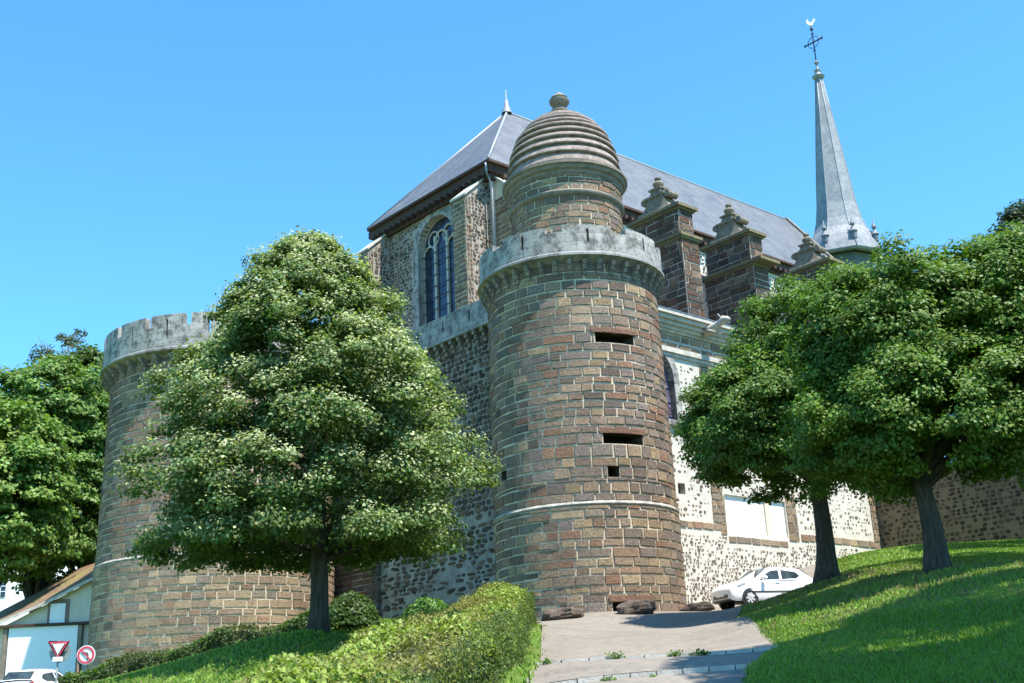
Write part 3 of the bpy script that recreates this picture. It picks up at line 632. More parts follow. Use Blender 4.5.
# ================================================================== CURTAIN WALL
cw = thing('curtain_wall', L(0, 11, 4.6), 'dark rubble rampart wall with stone parapet, between the two round towers', 'wall')
def wall_grid(mb, fn, u0, u1, v0, v1, opens=(), depth=.4, mat=0, step=2.0, rmat=1):
    """opens: (a, b, c, d, arch) ; with an arch d is the springing height"""
    us = {u0, u1}; vs = {v0, v1}
    for o in opens:
        us |= {o[0], o[1]}; vs |= {o[2], o[3]}
        if o[4]: vs |= {o[3]+(o[1]-o[0])/2}
    us = sorted(us); vs = sorted(vs)
    for a, b in zip(us, us[1:]):
        for c, d in zip(vs, vs[1:]):
            um, vm = (a+b)/2, (c+d)/2
            if any(o[0] < um < o[1] and o[2] < vm < (o[3]+(o[1]-o[0])/2 if o[4] else o[3]) for o in opens): continue
            mb.face([fn(a, c, 0), fn(b, c, 0), fn(b, d, 0), fn(a, d, 0)], mat, uv=[(a, c), (b, c), (b, d), (a, d)])
    for (a, b, c, d, arch) in opens:
        out = [(a, c), (b, c), (b, d)]
        if arch:
            r = (b-a)/2; uc = (a+b)/2; n = 20; A = [(uc+r*cos(pi*k/n), d+r*sin(pi*k/n)) for k in range(n+1)]
            for k in range(n):
                p, q = A[k], A[k+1]; cr = (b, d+r) if k < n/2 else (a, d+r)
                mb.face([fn(*p, 0), fn(*cr, 0), fn(*q, 0)], mat, uv=[p, cr, q])
            mb.face([fn(b, d+r, 0), fn(a, d+r, 0), fn(uc, d+r, 0)], mat, uv=[(b, d+r), (a, d+r), (uc, d+r)]) if False else None
            out += A[1:]
        else: out += [(a, d)]
        for k in range(len(out)):
            p, q = out[k], out[(k+1) % len(out)]; ln = math.hypot(p[0]-q[0], p[1]-q[1])
            mb.face([fn(*p, 0), fn(*q, 0), fn(*q, -depth), fn(*p, -depth)], rmat, (.4, .36, .3), [(0, 0), (ln, 0), (ln, depth), (0, depth)])
def arch_panel(mb, fn, a, b, c, d, arch, dp, mat=0):
    pts = [(a, c), (b, c), (b, d)]
    if arch:
        r = (b-a)/2; uc = (a+b)/2; pts += [(uc+r*cos(pi*k/20), d+r*sin(pi*k/20)) for k in range(1, 21)]
    else: pts += [(a, d)]
    mb.face([fn(*p, dp) for p in pts], mat, uv=pts)
def arch_band(mb, fn, a, b, c, d, wid, d0, d1, mat=0, sill=True, colf=None):
    """dressed stone surround following a round-headed opening"""
    r = (b-a)/2; uc = (a+b)/2; n = 18; inn = [(a, c)]; outp = [(a-wid, c)]; k_ = max(2, int((d-c)/.42))
    inn = [(a, c+(d-c)*i/k_) for i in range(k_+1)]; outp = [(a-wid, c+(d-c)*i/k_) for i in range(k_+1)]
    for k in range(1, n): w = pi-pi*k/n; inn.append((uc+r*cos(w), d+r*sin(w))); outp.append((uc+(r+wid)*cos(w), d+(r+wid)*sin(w)))
    inn += [(b, d-(d-c)*i/k_) for i in range(k_+1)]; outp += [(b+wid, d-(d-c)*i/k_) for i in range(k_+1)]
    R = random.Random(int(a*10))
    for i in range(len(inn)-1):
        e = d1+R.uniform(-.008, .008); P, Q, X, Y = inn[i], inn[i+1], outp[i+1], outp[i]
        mb.hexa([fn(*P, d0), fn(*Q, d0), fn(*X, d0), fn(*Y, d0), fn(*P, e), fn(*Q, e), fn(*X, e), fn(*Y, e)], mat)
    if sill: mb.hexa([fn(u, v, w) for w in (d0, d1+.12) for u, v in ((a-wid-.1, c-.22), (b+wid+.1, c-.22), (b+wid+.1, c), (a-wid-.1, c))], mat)
m = MB(); wall_grid(m, plane_t(0), 3.0, 19.5, 2.5, 17.1); cww = m.build('wall', [M_FACE_D, M_TRIM], cw)
m = MB(); DP = [(.085, .06, .05), (.13, .09, .07), (.06, .048, .042), (.17, .12, .09), (.10, .075, .065)]
rubble(m, plane_t(0), 3.2, 14.0, 2.8, 9.2, (.13, .26), (.25, .95), .90, (.74, .98), .05, DP, 103, grad=lambda u, v: .62+.38*(sin(u*1.1+v*.7)*sin(v*1.3-u*.5) > -.25))
rubble(m, plane_t(0), 3.2, 19.0, 9.2, 17.1, (.17, .28), (.2, .6), .97, (.88, 1.08), .045, DP+[(.2, .15, .11)], 104); m.build('field_stones', M_STONE, cww)
m = MB(); masonry(m, plane_t(-.28), 13.5, 17.6, 2.5, 10.2, rh=(.22, .3), seed=40, pal=PALD); m.lbox(-.28, 0, 13.5, 17.6, 2.5, 10.2, 0, (.12, .09, .07)); 
masonry(m, plane_s(13.5), -.28, 0, 2.5, 10.2, rh=(.22, .3), bw=(.28, .28), seed=41, pal=PALD); m.build('buttress', [M_STONE, M_MORTARG], cw)
m = MB()
m.lbox(-.34, 3, 3.0, 19.3, 17.38, 17.5); m.build('cornice', M_ASH, cw)
m = MB(); t = 3.3
while t < 15:
    e = min(t+1.9, 15.2); sl = t+.95
    for (a, b, z0, z1, th) in ((t, sl-.05, 17.503, 18.62, 0), (sl+.05, e-.03, 17.503, 18.62, 0), (sl-.05, sl+.05, 17.503, 17.85, .01), (sl-.05, sl+.05, 18.4, 18.62, .01)): m.lbox(-.27+th, .03-th, a, b, z0, z1)
    t = e
m.build('parapet', M_ASH, cw)
for i in range(22):
    t = 3.7+i*.55; m = MB()
    for p, z0, z1 in ((.30, -.2, 0), (.2, -.4, -.21), (.1, -.6, -.41)): m.lbox(-p, .02, t-.09, t+.09, 17.37+z0, 17.37+z1)
    m.build('corbel', M_TRIMD, cw)

# ================================================================== CHURCH
ch = thing('church', L(8, 8, 5), 'tall stone church with steep slate roof, scrolled buttress pinnacles and slender spire', 'church')
FT0, FT1, ZE = 8.1, 17.9, 27.15
fF = plane_t(3.0)
# choir facade facing the street
wo = (11.15, 14.15, 20.0, 24.55, True)
m = MB(); wall_grid(m, fF, FT0, FT1, 17.0, 26.7, [wo], .5); cwl = m.build('wall', [M_FACE_T, M_TRIM], ch)
def arch_skip(opens, mar=.42):
    def f(u, v, w, h):
        for a, b, c, d, ar in opens:
            if a-mar < u+w and u-w < b+mar and v+h > c-.22:
                if v-h < d: return True
                if ar and math.hypot(u-(a+b)/2, v-d) < (b-a)/2+mar+w: return True
        return False
    return f
SPAL = [(.14, .10, .075), (.20, .15, .11), (.10, .075, .06), (.25, .19, .14), (.17, .13, .11), (.12, .09, .075)]
m = MB(); rubble(m, fF, FT0, FT1, 17.4, 26.65, (.14, .25), (.16, .45), .95, (.80, 1.03), .03, SPAL, 101, arch_skip([wo], .45)); m.build('field_stones', M_STONE, cwl)
def church_window(fn, o, root, lights=3, wid=.42, glass=M_GLASSD, depth=-.42, tracery=True):
    a, b, c, d, _ = o; fr = MB(); arch_band(fr, fn, a, b, c, d, wid, -.3, .05); w = fr.build('window', M_ASHL, root)
    m = MB(); arch_panel(m, fn, a, b, c, d, True, depth); m.build('glass', glass, w)
    m = MB(); r = (b-a)/2; uc = (a+b)/2; d_ = depth+.12; sp = (b-a)/lights
    for k in range(1, lights):
        u = a+sp*k; hh = d+sqrt(max(0, r*r-(u-uc)**2))*(.45 if tracery else 1); m.hexa([fn(x, y, z) for z in (depth, d_) for x, y in ((u-.07, c), (u+.07, c), (u+.07, hh), (u-.07, hh))])
    if tracery:
        for k in range(lights):
            uc_ = a+sp*(k+.5); zc = d-.1+(.45 if k == 1 else -.15); pts = [fn(uc_+sp*.46*cos(w_), zc+sp*.46*sin(w_), depth+.07) for w_ in np.linspace(0, pi, 9)]; m.tube(pts, .055, 6)
        for q in (-1, 1):
            pts = [fn(uc+q*sp*.62+sp*.42*cos(w_), d+.52+sp*.42*sin(w_), depth+.07) for w_ in np.linspace(0, 2*pi, 13)]; m.tube(pts, .05, 6)
    m.build('tracery', M_TRIM, w)
    m = MB(); z = c+.55
    while z < d+.3:
        m.tube([fn(a, z, depth+.16), fn(b, z, depth+.16)], .022, 5); z += .62
    m.build('glazing_bar', M_IRON, w)
    return w
church_window(fF, wo, ch)
# buttresses of the choir: sloping weathering on top
def raking_buttress(s0, s1, t0, t1, zt_out, zt_in, axis, seed, mat_face, pal=PAL):
    """axis 's': projects towards -s from s1 to s0; axis 't': towards -t from t1 to t0"""
    m = MB(); b = ch
    if axis == 's':
        # outer face of dressed blocks, side faces of rubble
        masonry(m, plane_t(s0), t0, t1, 17.4, zt_out, seed=seed, pal=pal, rh=(.2, .28), bw=(.25, .5))
        for tt, sg in ((t0, -1), (t1, 1)):
            P = [(s0, 17.4), (s1, 17.4), (s1, zt_in), (s0, zt_out)]; m.face([L(s, tt, z) for s, z in P], 2, uv=P); slp = (zt_in-zt_out)/(s1-s0); rubble(m, (lambda u, v, d, tt=tt, sg=sg: L(u, tt+sg*d, v)), s0+.3, s1, 17.5, zt_in, (.14, .22), (.15, .4), .97, (.8, .98), .03, SPAL, seed+7, lambda u, v, w, h: v+h > zt_out+(u-w-s0)*slp-.03)
            masonry(m, (lambda u, v, d, tt=tt, sg=sg: L(u, tt+sg*d, v)), s0, s0+.34, 17.4, zt_out-.02, seed=seed+3, pal=pal, bw=(.18, .34), backing=False)
        cap = MB(); e = .09; cap.hexa([L(s, tt, z) for dz in (0, .12) for s, tt, z in ((s0-e, t0-e, zt_out+dz-.06), (s1, t0-e, zt_in+dz), (s1, t1+e, zt_in+dz), (s0-e, t1+e, zt_out+dz-.06))])
    else:
        masonry(m, plane_s(t0), s0, s1, 17.4, zt_out, seed=seed, pal=pal, rh=(.2, .28), bw=(.25, .5))
        for ss, sg in ((s0, -1), (s1, 1)):
            P = [(t0, 17.4), (t1, 17.4), (t1, zt_in), (t0, zt_out)]; m.face([L(ss, t_, z) for t_, z in P], 1, uv=P)
            masonry(m, (lambda u, v, d, ss=ss, sg=sg: L(ss+sg*d, u, v)), t0, t1, 17.4, zt_out-.02, seed=seed+3, pal=pal, rh=(.22, .3), backing=False)
        cap = MB(); e = .09; cap.hexa([L(s, tt, z) for dz in (0, .12) for tt, s, z in ((t0-e, s0-e, zt_out+dz-.06), (t1, s0-e, zt_in+dz), (t1, s1+e, zt_in+dz), (t0-e, s1+e, zt_out+dz-.06))])
    o = m.build('buttress', [M_STONE, M_MORTAR, mat_face], b); cap.build('coping', M_TRIM, o); return o
raking_buttress(1.62, 3.0, 8.45, 9.45, 25.3, 26.6, 's', 51, M_FACE_T)
raking_buttress(1.62, 3.0, 16.75, 17.75, 25.3, 26.6, 's', 55, M_FACE_T)
raking_buttress(3.2, 4.2, 6.7, 8.1, 25.3, 26.5, 't', 59, M_RUB_TAN)
# clerestory wall of the nave
f2 = plane_s(8.1); wn = [(9.2, 11.4, 19.5, 22.5, True), (14.6, 16.8, 19.5, 22.5, True), (22.0, 24.2, 19.5, 22.5, True)]
m = MB(); wall_grid(m, f2, 3.0, 34.7, 17, 26.7, wn, .4); hw = m.build('wall', [M_FACE_W, M_TRIM], ch)
m = MB(); rubble(m, f2, 5, 34.5, 18.5, 26.2, (.15, .25), (.2, .5), .8, (.6, .95), .03, SPAL, 105, arch_skip(wn, .3)); m.build('field_stones', M_STONE, hw)
for w in wn: church_window(f2, w, ch, 2, .25, tracery=False)
m = MB(); m.lbox(34.3, 34.7, 8.1, 17.9, 10, 26.9); m.lbox(3.05, 34.3, 17.5, 17.9, 10, 26.9); m.build('wall', M_CREAM, ch)
# eaves cornice with modillions
m = MB(); m.lbox(2.62, 3.02, 7.8, 18.2, 26.62, 27.02); m.lbox(3.02, 34.6, 7.78, 8.12, 26.62, 27.02); m.lbox(2.78, 3.01, 7.95, 18.05, 26.3, 26.62); m.lbox(3.01, 34.6, 7.95, 8.11, 26.3, 26.62)
t = 8.0
while t < 18.0: m.lbox(2.45, 2.79, t, t+.2, 26.42, 26.6); t += .5
s = 3.4
while s < 34.5: m.lbox(s, s+.2, 7.6, 7.95, 26.42, 26.6); s += .5
m.build('eaves_cornice', M_WOODD, ch)
# main roof
e0, e1, tb0, tb1, zr, sA, sE, tm = 2.45, 34.7, 7.6, 18.1, 34.1, 8.6, 34.7, 13.0
m = MB()
def rf(m, pts, ua, va):
    uv = [(sum(c*d for c, d in zip(p, ua)), sum(c*d for c, d in zip(p, va))) for p in pts]; m.face([L(*p) for p in pts], 0, uv=uv)
sl = math.hypot(zr-ZE, tm-tb0); va = (0, (tm-tb0)/sl, (zr-ZE)/sl)
rf(m, [(e0, tb0, ZE), (e1, tb0, ZE), (sE, tm, zr), (sA, tm, zr)], (1, 0, 0), va)
rf(m, [(e1, tb1, ZE), (e0, tb1, ZE), (sA, tm, zr), (sE, tm, zr)], (1, 0, 0), (0, -va[1], va[2]))
sh = math.hypot(zr-ZE, sA-e0); rf(m, [(e0, tb1, ZE), (e0, tb0, ZE), (sA, tm, zr)], (0, 1, 0), ((sA-e0)/sh, 0, (zr-ZE)/sh))
for a, b in (((e0, tb0), (e1, tb0)), ((e0, tb1), (e0, tb0)), ((e1, tb1), (e0, tb1))): m.face([L(*a, ZE-.13), L(*b, ZE-.13), L(*b, ZE), L(*a, ZE)], 1)
m.face([L(e0, tb0, ZE-.13), L(e0, tb1, ZE-.13), L(e1, tb1, ZE-.13), L(e1, tb0, ZE-.13)], 1)
roof = m.build('roof', [M_SLATE, M_WOODD], ch)
m = MB()
for a, b in (((sA, tm, zr), (sE, tm, zr)), ((sA, tm, zr), (e0, tb0, ZE)), ((sA, tm, zr), (e0, tb1, ZE))): m.tube([L(*a), L(*b)], .07, 8)
m.build('ridge_cap', M_LEAD, roof, True)
x, y, z = L(sA, tm, zr); m = MB(); m.lathe([(.3, z-.1), (.26, z+.1), (.14, z+.4), (.09, z+.75), (.03, z+.8), (.02, z+1.45), (0, z+1.46)], x, y, 12); m.build('finial', M_LEAD, roof, True)
# stone gable coping at the far end of the nave
m = MB()
for (ta, tb_) in ((7.6, 13.0), (18.4, 13.0)):
    for k in range(9):
        f0, f1 = k/9, (k+1)/9-.006; q = []
        for f in (f0, f1): q.append((ta+(tb_-ta)*f, ZE+(zr-ZE)*f))
        (t_a, z_a), (t_b, z_b) = q
        m.hexa([L(s, tt, zz) for dz in (-.2, .22) for s, tt, zz in ((34.7, t_a, z_a+dz), (35.0, t_a, z_a+dz), (35.0, t_b, z_b+dz), (34.7, t_b, z_b+dz))])
m.build('gable_coping', M_TRIMD, ch)
m = MB(); m.face([L(34.9, 7.6, ZE), L(34.9, 18.4, ZE), L(34.9, 13, zr)]); m.face([L(34.9, 7.9, 10), L(34.9, 18, 10), L(34.9, 18, ZE), L(34.9, 7.9, ZE)]); m.build('gable_wall', M_CREAM, ch)
# drainpipe at the choir corner
m = MB(); m.tube([L(2.4, 7.75, 26.95), L(2.55, 7.9, 26.5), L(2.88, 8.0, 26.1), L(2.88, 8.0, 17.6)], .06, 8); m.build('drainpipe', M_ZINC, ch, True)

# ---- aisle wall facing the path (plane t = 0)
f0 = plane_s(0.0); W = [(3.05, 5.7, 12.78, 14.55, True), (5.38, 5.82, 9.72, 10.18, False), (10.2, 12.6, 12.78, 14.55, True), (15.4, 17.6, 12.78, 14.55, True), (8.3, 12.5, 8.22, 9.95, False)]
m = MB(); wall_grid(m, f0, 2.0, 19.8, 3.6, 15.6, W, .32); aw = m.build('wall', [M_FACE_W, M_TRIM], ch)
sk_ = arch_skip(W, .36); strips = ((7.38, 8.3, 8.2, 15.6), (12.5, 13.35, 8.1, 10.4), (4.5, 8.2, 8.3, 8.7), (13.4, 19.5, 8.2, 8.65), (8.3, 12.4, 7.85, 8.25), (19.25, 19.9, 3, 16))
def sk2(u, v, w, h): return sk_(u, v, w, h) if (v > 12.5) else any(u+w > a-.04 and u-w < b+.04 and v+h > c-.04 and v-h < d_+.04 for a, b, c, d_ in strips+((5.3, 5.9, 9.65, 10.25), (8.3, 12.5, 8.2, 9.97))) or (v > 10 and 7.38 < u+w and u-w < 8.3)
def sk3(u, v, w, h): return sk2(u, v, w, h) or any(u+w > a-.04 and u-w < b+.04 and v+h > c-.04 and v-h < d_+.04 for a, b, c, d_ in strips)
SP2 = [(.19, .145, .11), (.30, .24, .19), (.24, .19, .16), (.36, .31, .25), (.15, .12, .10), (.42, .37, .31)]
m = MB(); rubble(m, f0, 2.4, 19.3, 3.8, 8.3, (.09, .17), (.10, .36), .78, (.4, .95), .03, SP2, 106, sk3); rubble(m, f0, 2.4, 19.3, 8.3, 15.5, (.13, .23), (.14, .4), .55, (.4, .85), .02, SP2, 107, sk3); m.build('field_stones', M_STONE, aw)
for k in (0, 2, 3): church_window(f0, W[k], ch, 3, .34, M_PINKGL, -.25, tracery=False)
m = MB(); arch_panel(m, f0, 5.38, 5.82, 9.72, 10.18, False, -.3); m.build('window', M_BLACK, ch)
m = MB(); arch_panel(m, f0, 8.3, 12.5, 8.22, 9.95, False, -.1); m.hexa([f0(u, v, w) for w in (-.1, .0) for u, v in ((8.3, 8.22), (12.5, 8.22), (12.5, 8.3), (8.3, 8.3))]); bp = m.build('blocked_opening', M_WHITEP, ch)
m = MB(); m.hexa([f0(u, v, w) for w in (-.1, -.02) for u, v in ((11.05, 8.3), (11.4, 8.3), (11.4, 9.95), (11.05, 9.95))]); m.build('post', M_CREAM, bp)
# dressed stones: quoins, jambs and string courses
m = MB(); B = dict(backing=False, gap=.03)
masonry(m, f0, 7.42, 8.2, 8.7, 15.55, rh=(.28, .42), bw=(.3, .8), depth=.05, seed=61, pal=PALP+PAL[:2], **B)
masonry(m, f0, 7.85, 8.27, 8.2, 9.9, rh=(.3, .45), bw=(.4, .42), depth=.04, seed=62, pal=PALP, **B)
masonry(m, f0, 12.53, 13.3, 8.2, 10.4, rh=(.3, .45), bw=(.35, .75), depth=.04, seed=63, pal=PALP, **B)
masonry(m, f0, 4.6, 8.2, 8.35, 8.66, rh=(.3, .31), bw=(.35, .7), depth=.04, seed=64, pal=PALP, **B)
masonry(m, f0, 13.4, 19.4, 8.25, 8.6, rh=(.34, .35), bw=(.35, .8), depth=.04, seed=65, pal=PALP, **B)
masonry(m, f0, 8.3, 12.4, 7.9, 8.2, rh=(.28, .3), bw=(.5, 1.0), depth=.03, seed=69, pal=PALP, **B)
masonry(m, f0, 19.3, 19.8, 4.5, 15.6, rh=(.28, .4), bw=(.3, .5), depth=.04, seed=66, pal=PALP, **B)
masonry(m, f0, 2.6, 19.8, 16.0, 16.66, rh=(.3, .34), bw=(.55, .9), depth=.05, gap=.1, seed=67, pal=PALP, backing=False)
m.build('dressed_stones', M_STONE, ch)
m = MB(); m.lbox(2.0, 19.8, -.0, .3, 15.6, 16.7)
for z0, z1, p in ((15.6, 15.76, .08), (15.76, 15.98, .16), (16.68, 16.8, .12), (16.8, 16.95, .22), (16.95, 17.12, .34), (17.12, 17.3, .48), (17.3, 17.46, .6)): m.lbox(2.0, 19.9+p, -p, .2, z0, z1-.004)
m.build('cornice', M_TRIM, ch)
m = MB(); m.lbox(2.0, 19.7, -.62, .2, 17.46, 17.5); m.build('cornice_flashing', M_ZINC, ch)
m = MB(); m.lbox(1.0, 19.75, .35, 8.0, 3.6, 17.3); m.build('aisle_core', M_CREAM, ch)
m = MB(); m.face([L(3, .3, 17.52), L(19.7, .3, 17.52), L(19.7, 8.05, 18.9), L(3, 8.05, 18.9)], uv=[(0, 0), (16, 0), (16, 8), (0, 8)]); m.build('aisle_roof', M_SLATE, ch)
# gargoyle at the head of the quoined strip
m = MB(); m.tube([L(7.8, -.2, 17.0), L(7.8, -.7, 17.05), L(7.85, -1.0, 17.2), L(7.85, -1.3, 17.32), L(7.85, -1.5, 17.3), L(7.86, -1.62, 17.22)], [.2, .22, .15, .17, .11, .05], 9)
for q in (-1, 1): m.tube([L(7.85+q*.1, -1.22, 17.42), L(7.85+q*.16, -1.12, 17.6)], [.05, .01], 5); m.tube([L(7.8+q*.18, -.6, 16.95), L(7.8+q*.2, -.95, 16.8)], [.09, .05], 6)
m.tube([L(7.86, -1.42, 17.2), L(7.86, -1.58, 17.08)], [.05, .03], 6); m.build('gargoyle', M_TRIM, ch, True)

def pinnacle(root, s, t, z0, h=2.0):
    m = MB(); pr = [(0, .48, 1.15), (.08, .47, 1.08), (.3, .40, .78), (.55, .36, .60), (.85, .34, .50), (.9, .42, .62), (1.0, .42, .62), (1.04, .28, .36), (1.25, .24, .3), (1.3, .32, .38), (1.38, .32, .38)]
    k = h/2.0
    for (a, sa, ta), (b, sb, tb_) in zip(pr, pr[1:]):
        m.hexa([L(s-sa, t-ta, z0+a*k), L(s+sa, t-ta, z0+a*k), L(s+sa, t+ta, z0+a*k), L(s-sa, t+ta, z0+a*k), L(s-sb, t-tb_, z0+b*k), L(s+sb, t-tb_, z0+b*k), L(s+sb, t+tb_, z0+b*k), L(s-sb, t+tb_, z0+b*k)])
    x, y, _ = L(s, t, 0); zt = z0+1.38*k; m.lathe([(.2, zt), (.12, zt+.08), (.24, zt+.18), (.27, zt+.28), (.2, zt+.38), (.09, zt+.43), (.15, zt+.5), (.16, zt+.57), (.06, zt+.64), (0, zt+.68)], x, y, 10)
    # scrolls at the ends
    for q in (-1, 1):
        m.tube([L(s-.33, t+q*.72, z0+.86*k), L(s+.33, t+q*.72, z0+.86*k)], .17, 10); m.tube([L(s-.3, t+q*1.02, z0+.22*k), L(s+.3, t+q*1.02, z0+.22*k)], .15, 10)
        m.tube([L(s+q*.0, t+q*.42, z0+1.15*k), L(s, t+q*.5, z0+1.15*k)], .12, 8)
    return m.build('pinnacle', M_STONEP, root)
M_STONEP = simple('lichened_pinnacle_stone', (.20, .17, .125), .95, 0, 5, .55, .8, .03)
def lich():
    m, n, b = newmat('lichened_coping'); g = geo(n); c = ramp(n, noise(n, 3.2, 6, .75, g), .4, .62, (.14, .11, .08), (.21, .18, .07)); n.links.new(c, b.inputs['Base Color']); b.inputs['Roughness'].default_value = .95; bump(n, b, noise(n, 12, 5, .7, g), .8, .03); return m
M_LICH = lich()
PK = dict(pal=PALD+[(.2, .14, .1)], rh=(.27, .38), bw=(.4, .8), gap=.032)
def pier(s0, s1, seed, low_t0, zst, base_z=17.5, corbelled=False):
    p = thing('pier', L(0, 0, 0), None, None); bpy.data.objects.remove(p)
    m = MB(); stone_box(m, s0, s1, low_t0, 3.1, base_z, zst, seed=seed, **PK); o = m.build('pier', [M_STONE, M_MORTARG], ch)
    m = MB(); pj = .62 if corbelled else .16
    m.lbox(s0-.1, s1+.1, low_t0-.1, 3.2, zst+.003, zst+.12); m.lbox(s0-.2, s1+.2, low_t0-pj, 3.3, zst+.123, zst+.26); m.build('cornice', M_LICH, o)
    m = MB(); stone_box(m, s0+.08, s1-.08, low_t0+.12, 2.95, zst+.265, 22.95, seed=seed+9, **PK); m.build('cap_block', [M_STONE, M_MORTARG], o)
    m = MB(); m.lbox(s0-.02, s1+.02, low_t0+.02, 3.05, 22.955, 23.05); m.lbox(s0-.14, s1+.14, low_t0-.1, 3.17, 23.053, 23.2); m.build('cap_cornice', M_LICH, o)
    pinnacle(o, (s0+s1)/2, 1.6, 23.2)
    # raking wall running back to the clerestory
    m = MB(); a, b = s0+.2, s1-.2
    for ss in (a, b):
        P = [(3.0, 17.5), (8.1, 17.5), (8.1, 25.2), (3.0, 21.4)]; m.face([L(ss, t_, z) for t_, z in P], 0, uv=P)
    m.face([L(a, 3, 21.4), L(b, 3, 21.4), L(b, 8.1, 25.2), L(a, 8.1, 25.2)], 1); m.hexa([L(s, t_, z+dz) for dz in (.003, .18) for s, t_, z in ((a-.1, 3, 21.4), (b+.1, 3, 21.4), (b+.1, 8.1, 25.2), (a-.1, 8.1, 25.2))], 1)
    m.build('flying_wall', [M_RUB_WHITE, M_TRIMD], o)
    return o
pier(7.2, 8.3, 71, .05, 21.45)
pier(12.4, 13.5, 81, .12, 21.35, corbelled=True)
pier(18.9, 20.0, 91, .05, 21.4)

# ---- spire
M_LEADD = simple('dark_lead', (.16, .17, .19), .6, .1)
SX, SY = 25.0, 80.
m = MB(); ro = atan2(-SY, -SX)-radians(25)
m.lathe([(2.1, 8), (2.1, 32.3)], SX, SY, 8, rot=ro); tw = m.build('spire_drum', simple('belfry_boards', (.11, .13, .12), .8), ch)
m = MB(); m.lathe([(2.2, 32.35), (2.85, 32.3), (2.95, 32.45), (2.72, 33.2), (2.5, 33.75), (2.05, 34.5), (1.78, 35.3), (1.55, 36.6), (1.32, 38.8), (.98, 41.8), (.62, 44.8), (.3, 47.6), (.27, 47.8)], SX, SY, 8, rot=ro)
sp = m.build('spire', M_SPIRE, ch)
m = MB()
for k in range(8):
    w = ro+2*pi*k/8; P = [(SX+r*cos(w), SY+r*sin(w), z) for r, z in [(2.95, 32.45), (2.72, 33.2), (2.5, 33.75), (2.05, 34.5), (1.78, 35.3), (1.55, 36.6), (1.32, 38.8), (.98, 41.8), (.62, 44.8), (.3, 47.6)]]; m.tube(P, .035, 6)
m.build('hip_lead', M_LEAD, sp, True)
for k in range(8):
    w = ro+2*pi*k/8; x, y = SX+2.62*cos(w), SY+2.62*sin(w); m = MB(); m.lathe([(.22, 33.1), (.24, 33.6), (.32, 33.65), (.17, 33.85), (.08, 34.1), (.18, 34.2), (.17, 34.35), (.05, 34.5), (.04, 34.85), (0, 34.9)], x, y, 8); m.build('corner_finial', M_LEADD, sp, True, 40)
m = MB(); m.lathe([(.3, 47.7), (.48, 47.85), (.5, 47.95), (.3, 48.05), (.2, 48.3), (.28, 48.4), (.28, 48.5), (.12, 48.6), (.06, 49.0), (.18, 49.1), (.2, 49.2), (.08, 49.35)], SX, SY, 14); m.build('collar', M_LEAD, sp, True, 40)
m = MB(); d2 = np.array([DL[0], DL[1], 0]); c0 = np.array([SX, SY, 51.05]); ax = np.array([0, 0, 1.])
m.tube([(SX, SY, 49.2), (SX, SY, 52.5)], .05, 8); m.tube([c0-d2*.85, c0+d2*.85], .06, 8)
m.tube([c0+(d2*cos(w)+ax*sin(w))*.5 for w in np.linspace(0, 2*pi, 25)], .028, 6)
for q in (-1, 1):
    m.tube([c0+d2*q*.8+ax*.12, c0+d2*q*.8-ax*.12], .05, 6); m.tube([c0+ax*q*.75-d2*.12, c0+ax*q*.75+d2*.12], .04, 6)
m.lathe([(0, 52.1), (.14, 52.2), (.14, 52.3), (0, 52.42)], SX, SY, 10); m.build('cross', M_IRON, sp, True, 50)
m = MB(); o3 = [(-.5, .25), (-.42, .0), (-.15, -.15), (.15, -.12), (.3, .1), (.42, .3), (.56, .33), (.42, .42), (.34, .52), (.22, .3), (0, .12), (-.2, .2), (-.3, .48)]
cc = np.array([SX, SY, 52.7]); e1_ = np.array([.75, 0, 0])
A = [tuple(cc+e1_*a+ax*b+np.array([0, -.04, 0])) for a, b in o3]; Bk = [tuple(cc+e1_*a+ax*b+np.array([0, .04, 0])) for a, b in o3]; m.face(A); m.face(Bk[::-1])
for k in range(len(A)): k2 = (k+1) % len(A); m.face([A[k], A[k2], Bk[k2], Bk[k]])
m.build('weathercock', simple('gilded_cock', (.62, .58, .42), .4, .3, bmp=0), sp)

# ================================================================== GARDEN WALL (shaded, right)
gw = thing('garden_wall', L(19.9, -6, 8), 'shaded tan rubble garden wall running right behind the lime trees', 'wall')
m = MB(); P0 = 19.95
u0, u1 = -16., .2
for i in range(12):
    a, b = u0+(u1-u0)*i/12, u0+(u1-u0)*(i+1)/12; zt = lambda t: 11.7-.0*t+.05*sin(t*1.3)-(.045*(-t))
    m.face([L(P0, b, 4), L(P0, a, 4), L(P0, a, zt(a)), L(P0, b, zt(b))], 0, uv=[(b, 4), (a, 4), (a, zt(a)), (b, zt(b))])
    m.face([L(P0, b, zt(b)), L(P0, a, zt(a)), L(P0+.5, a, zt(a)), L(P0+.5, b, zt(b))], 0, uv=[(b, 4), (a, 4), (a, 4.5), (b, 4.5)])
    m.face([L(P0+.5, a, 4), L(P0+.5, b, 4), L(P0+.5, b, zt(b)), L(P0+.5, a, zt(a))], 0, uv=[(b, 4), (a, 4), (a, 8), (b, 8)])
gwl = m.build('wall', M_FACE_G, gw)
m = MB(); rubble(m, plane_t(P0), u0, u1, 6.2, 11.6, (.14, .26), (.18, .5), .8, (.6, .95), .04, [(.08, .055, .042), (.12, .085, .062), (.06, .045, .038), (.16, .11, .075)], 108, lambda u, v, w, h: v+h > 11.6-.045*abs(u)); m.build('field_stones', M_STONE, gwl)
m = MB(); R_ = random.Random(5); a = u0
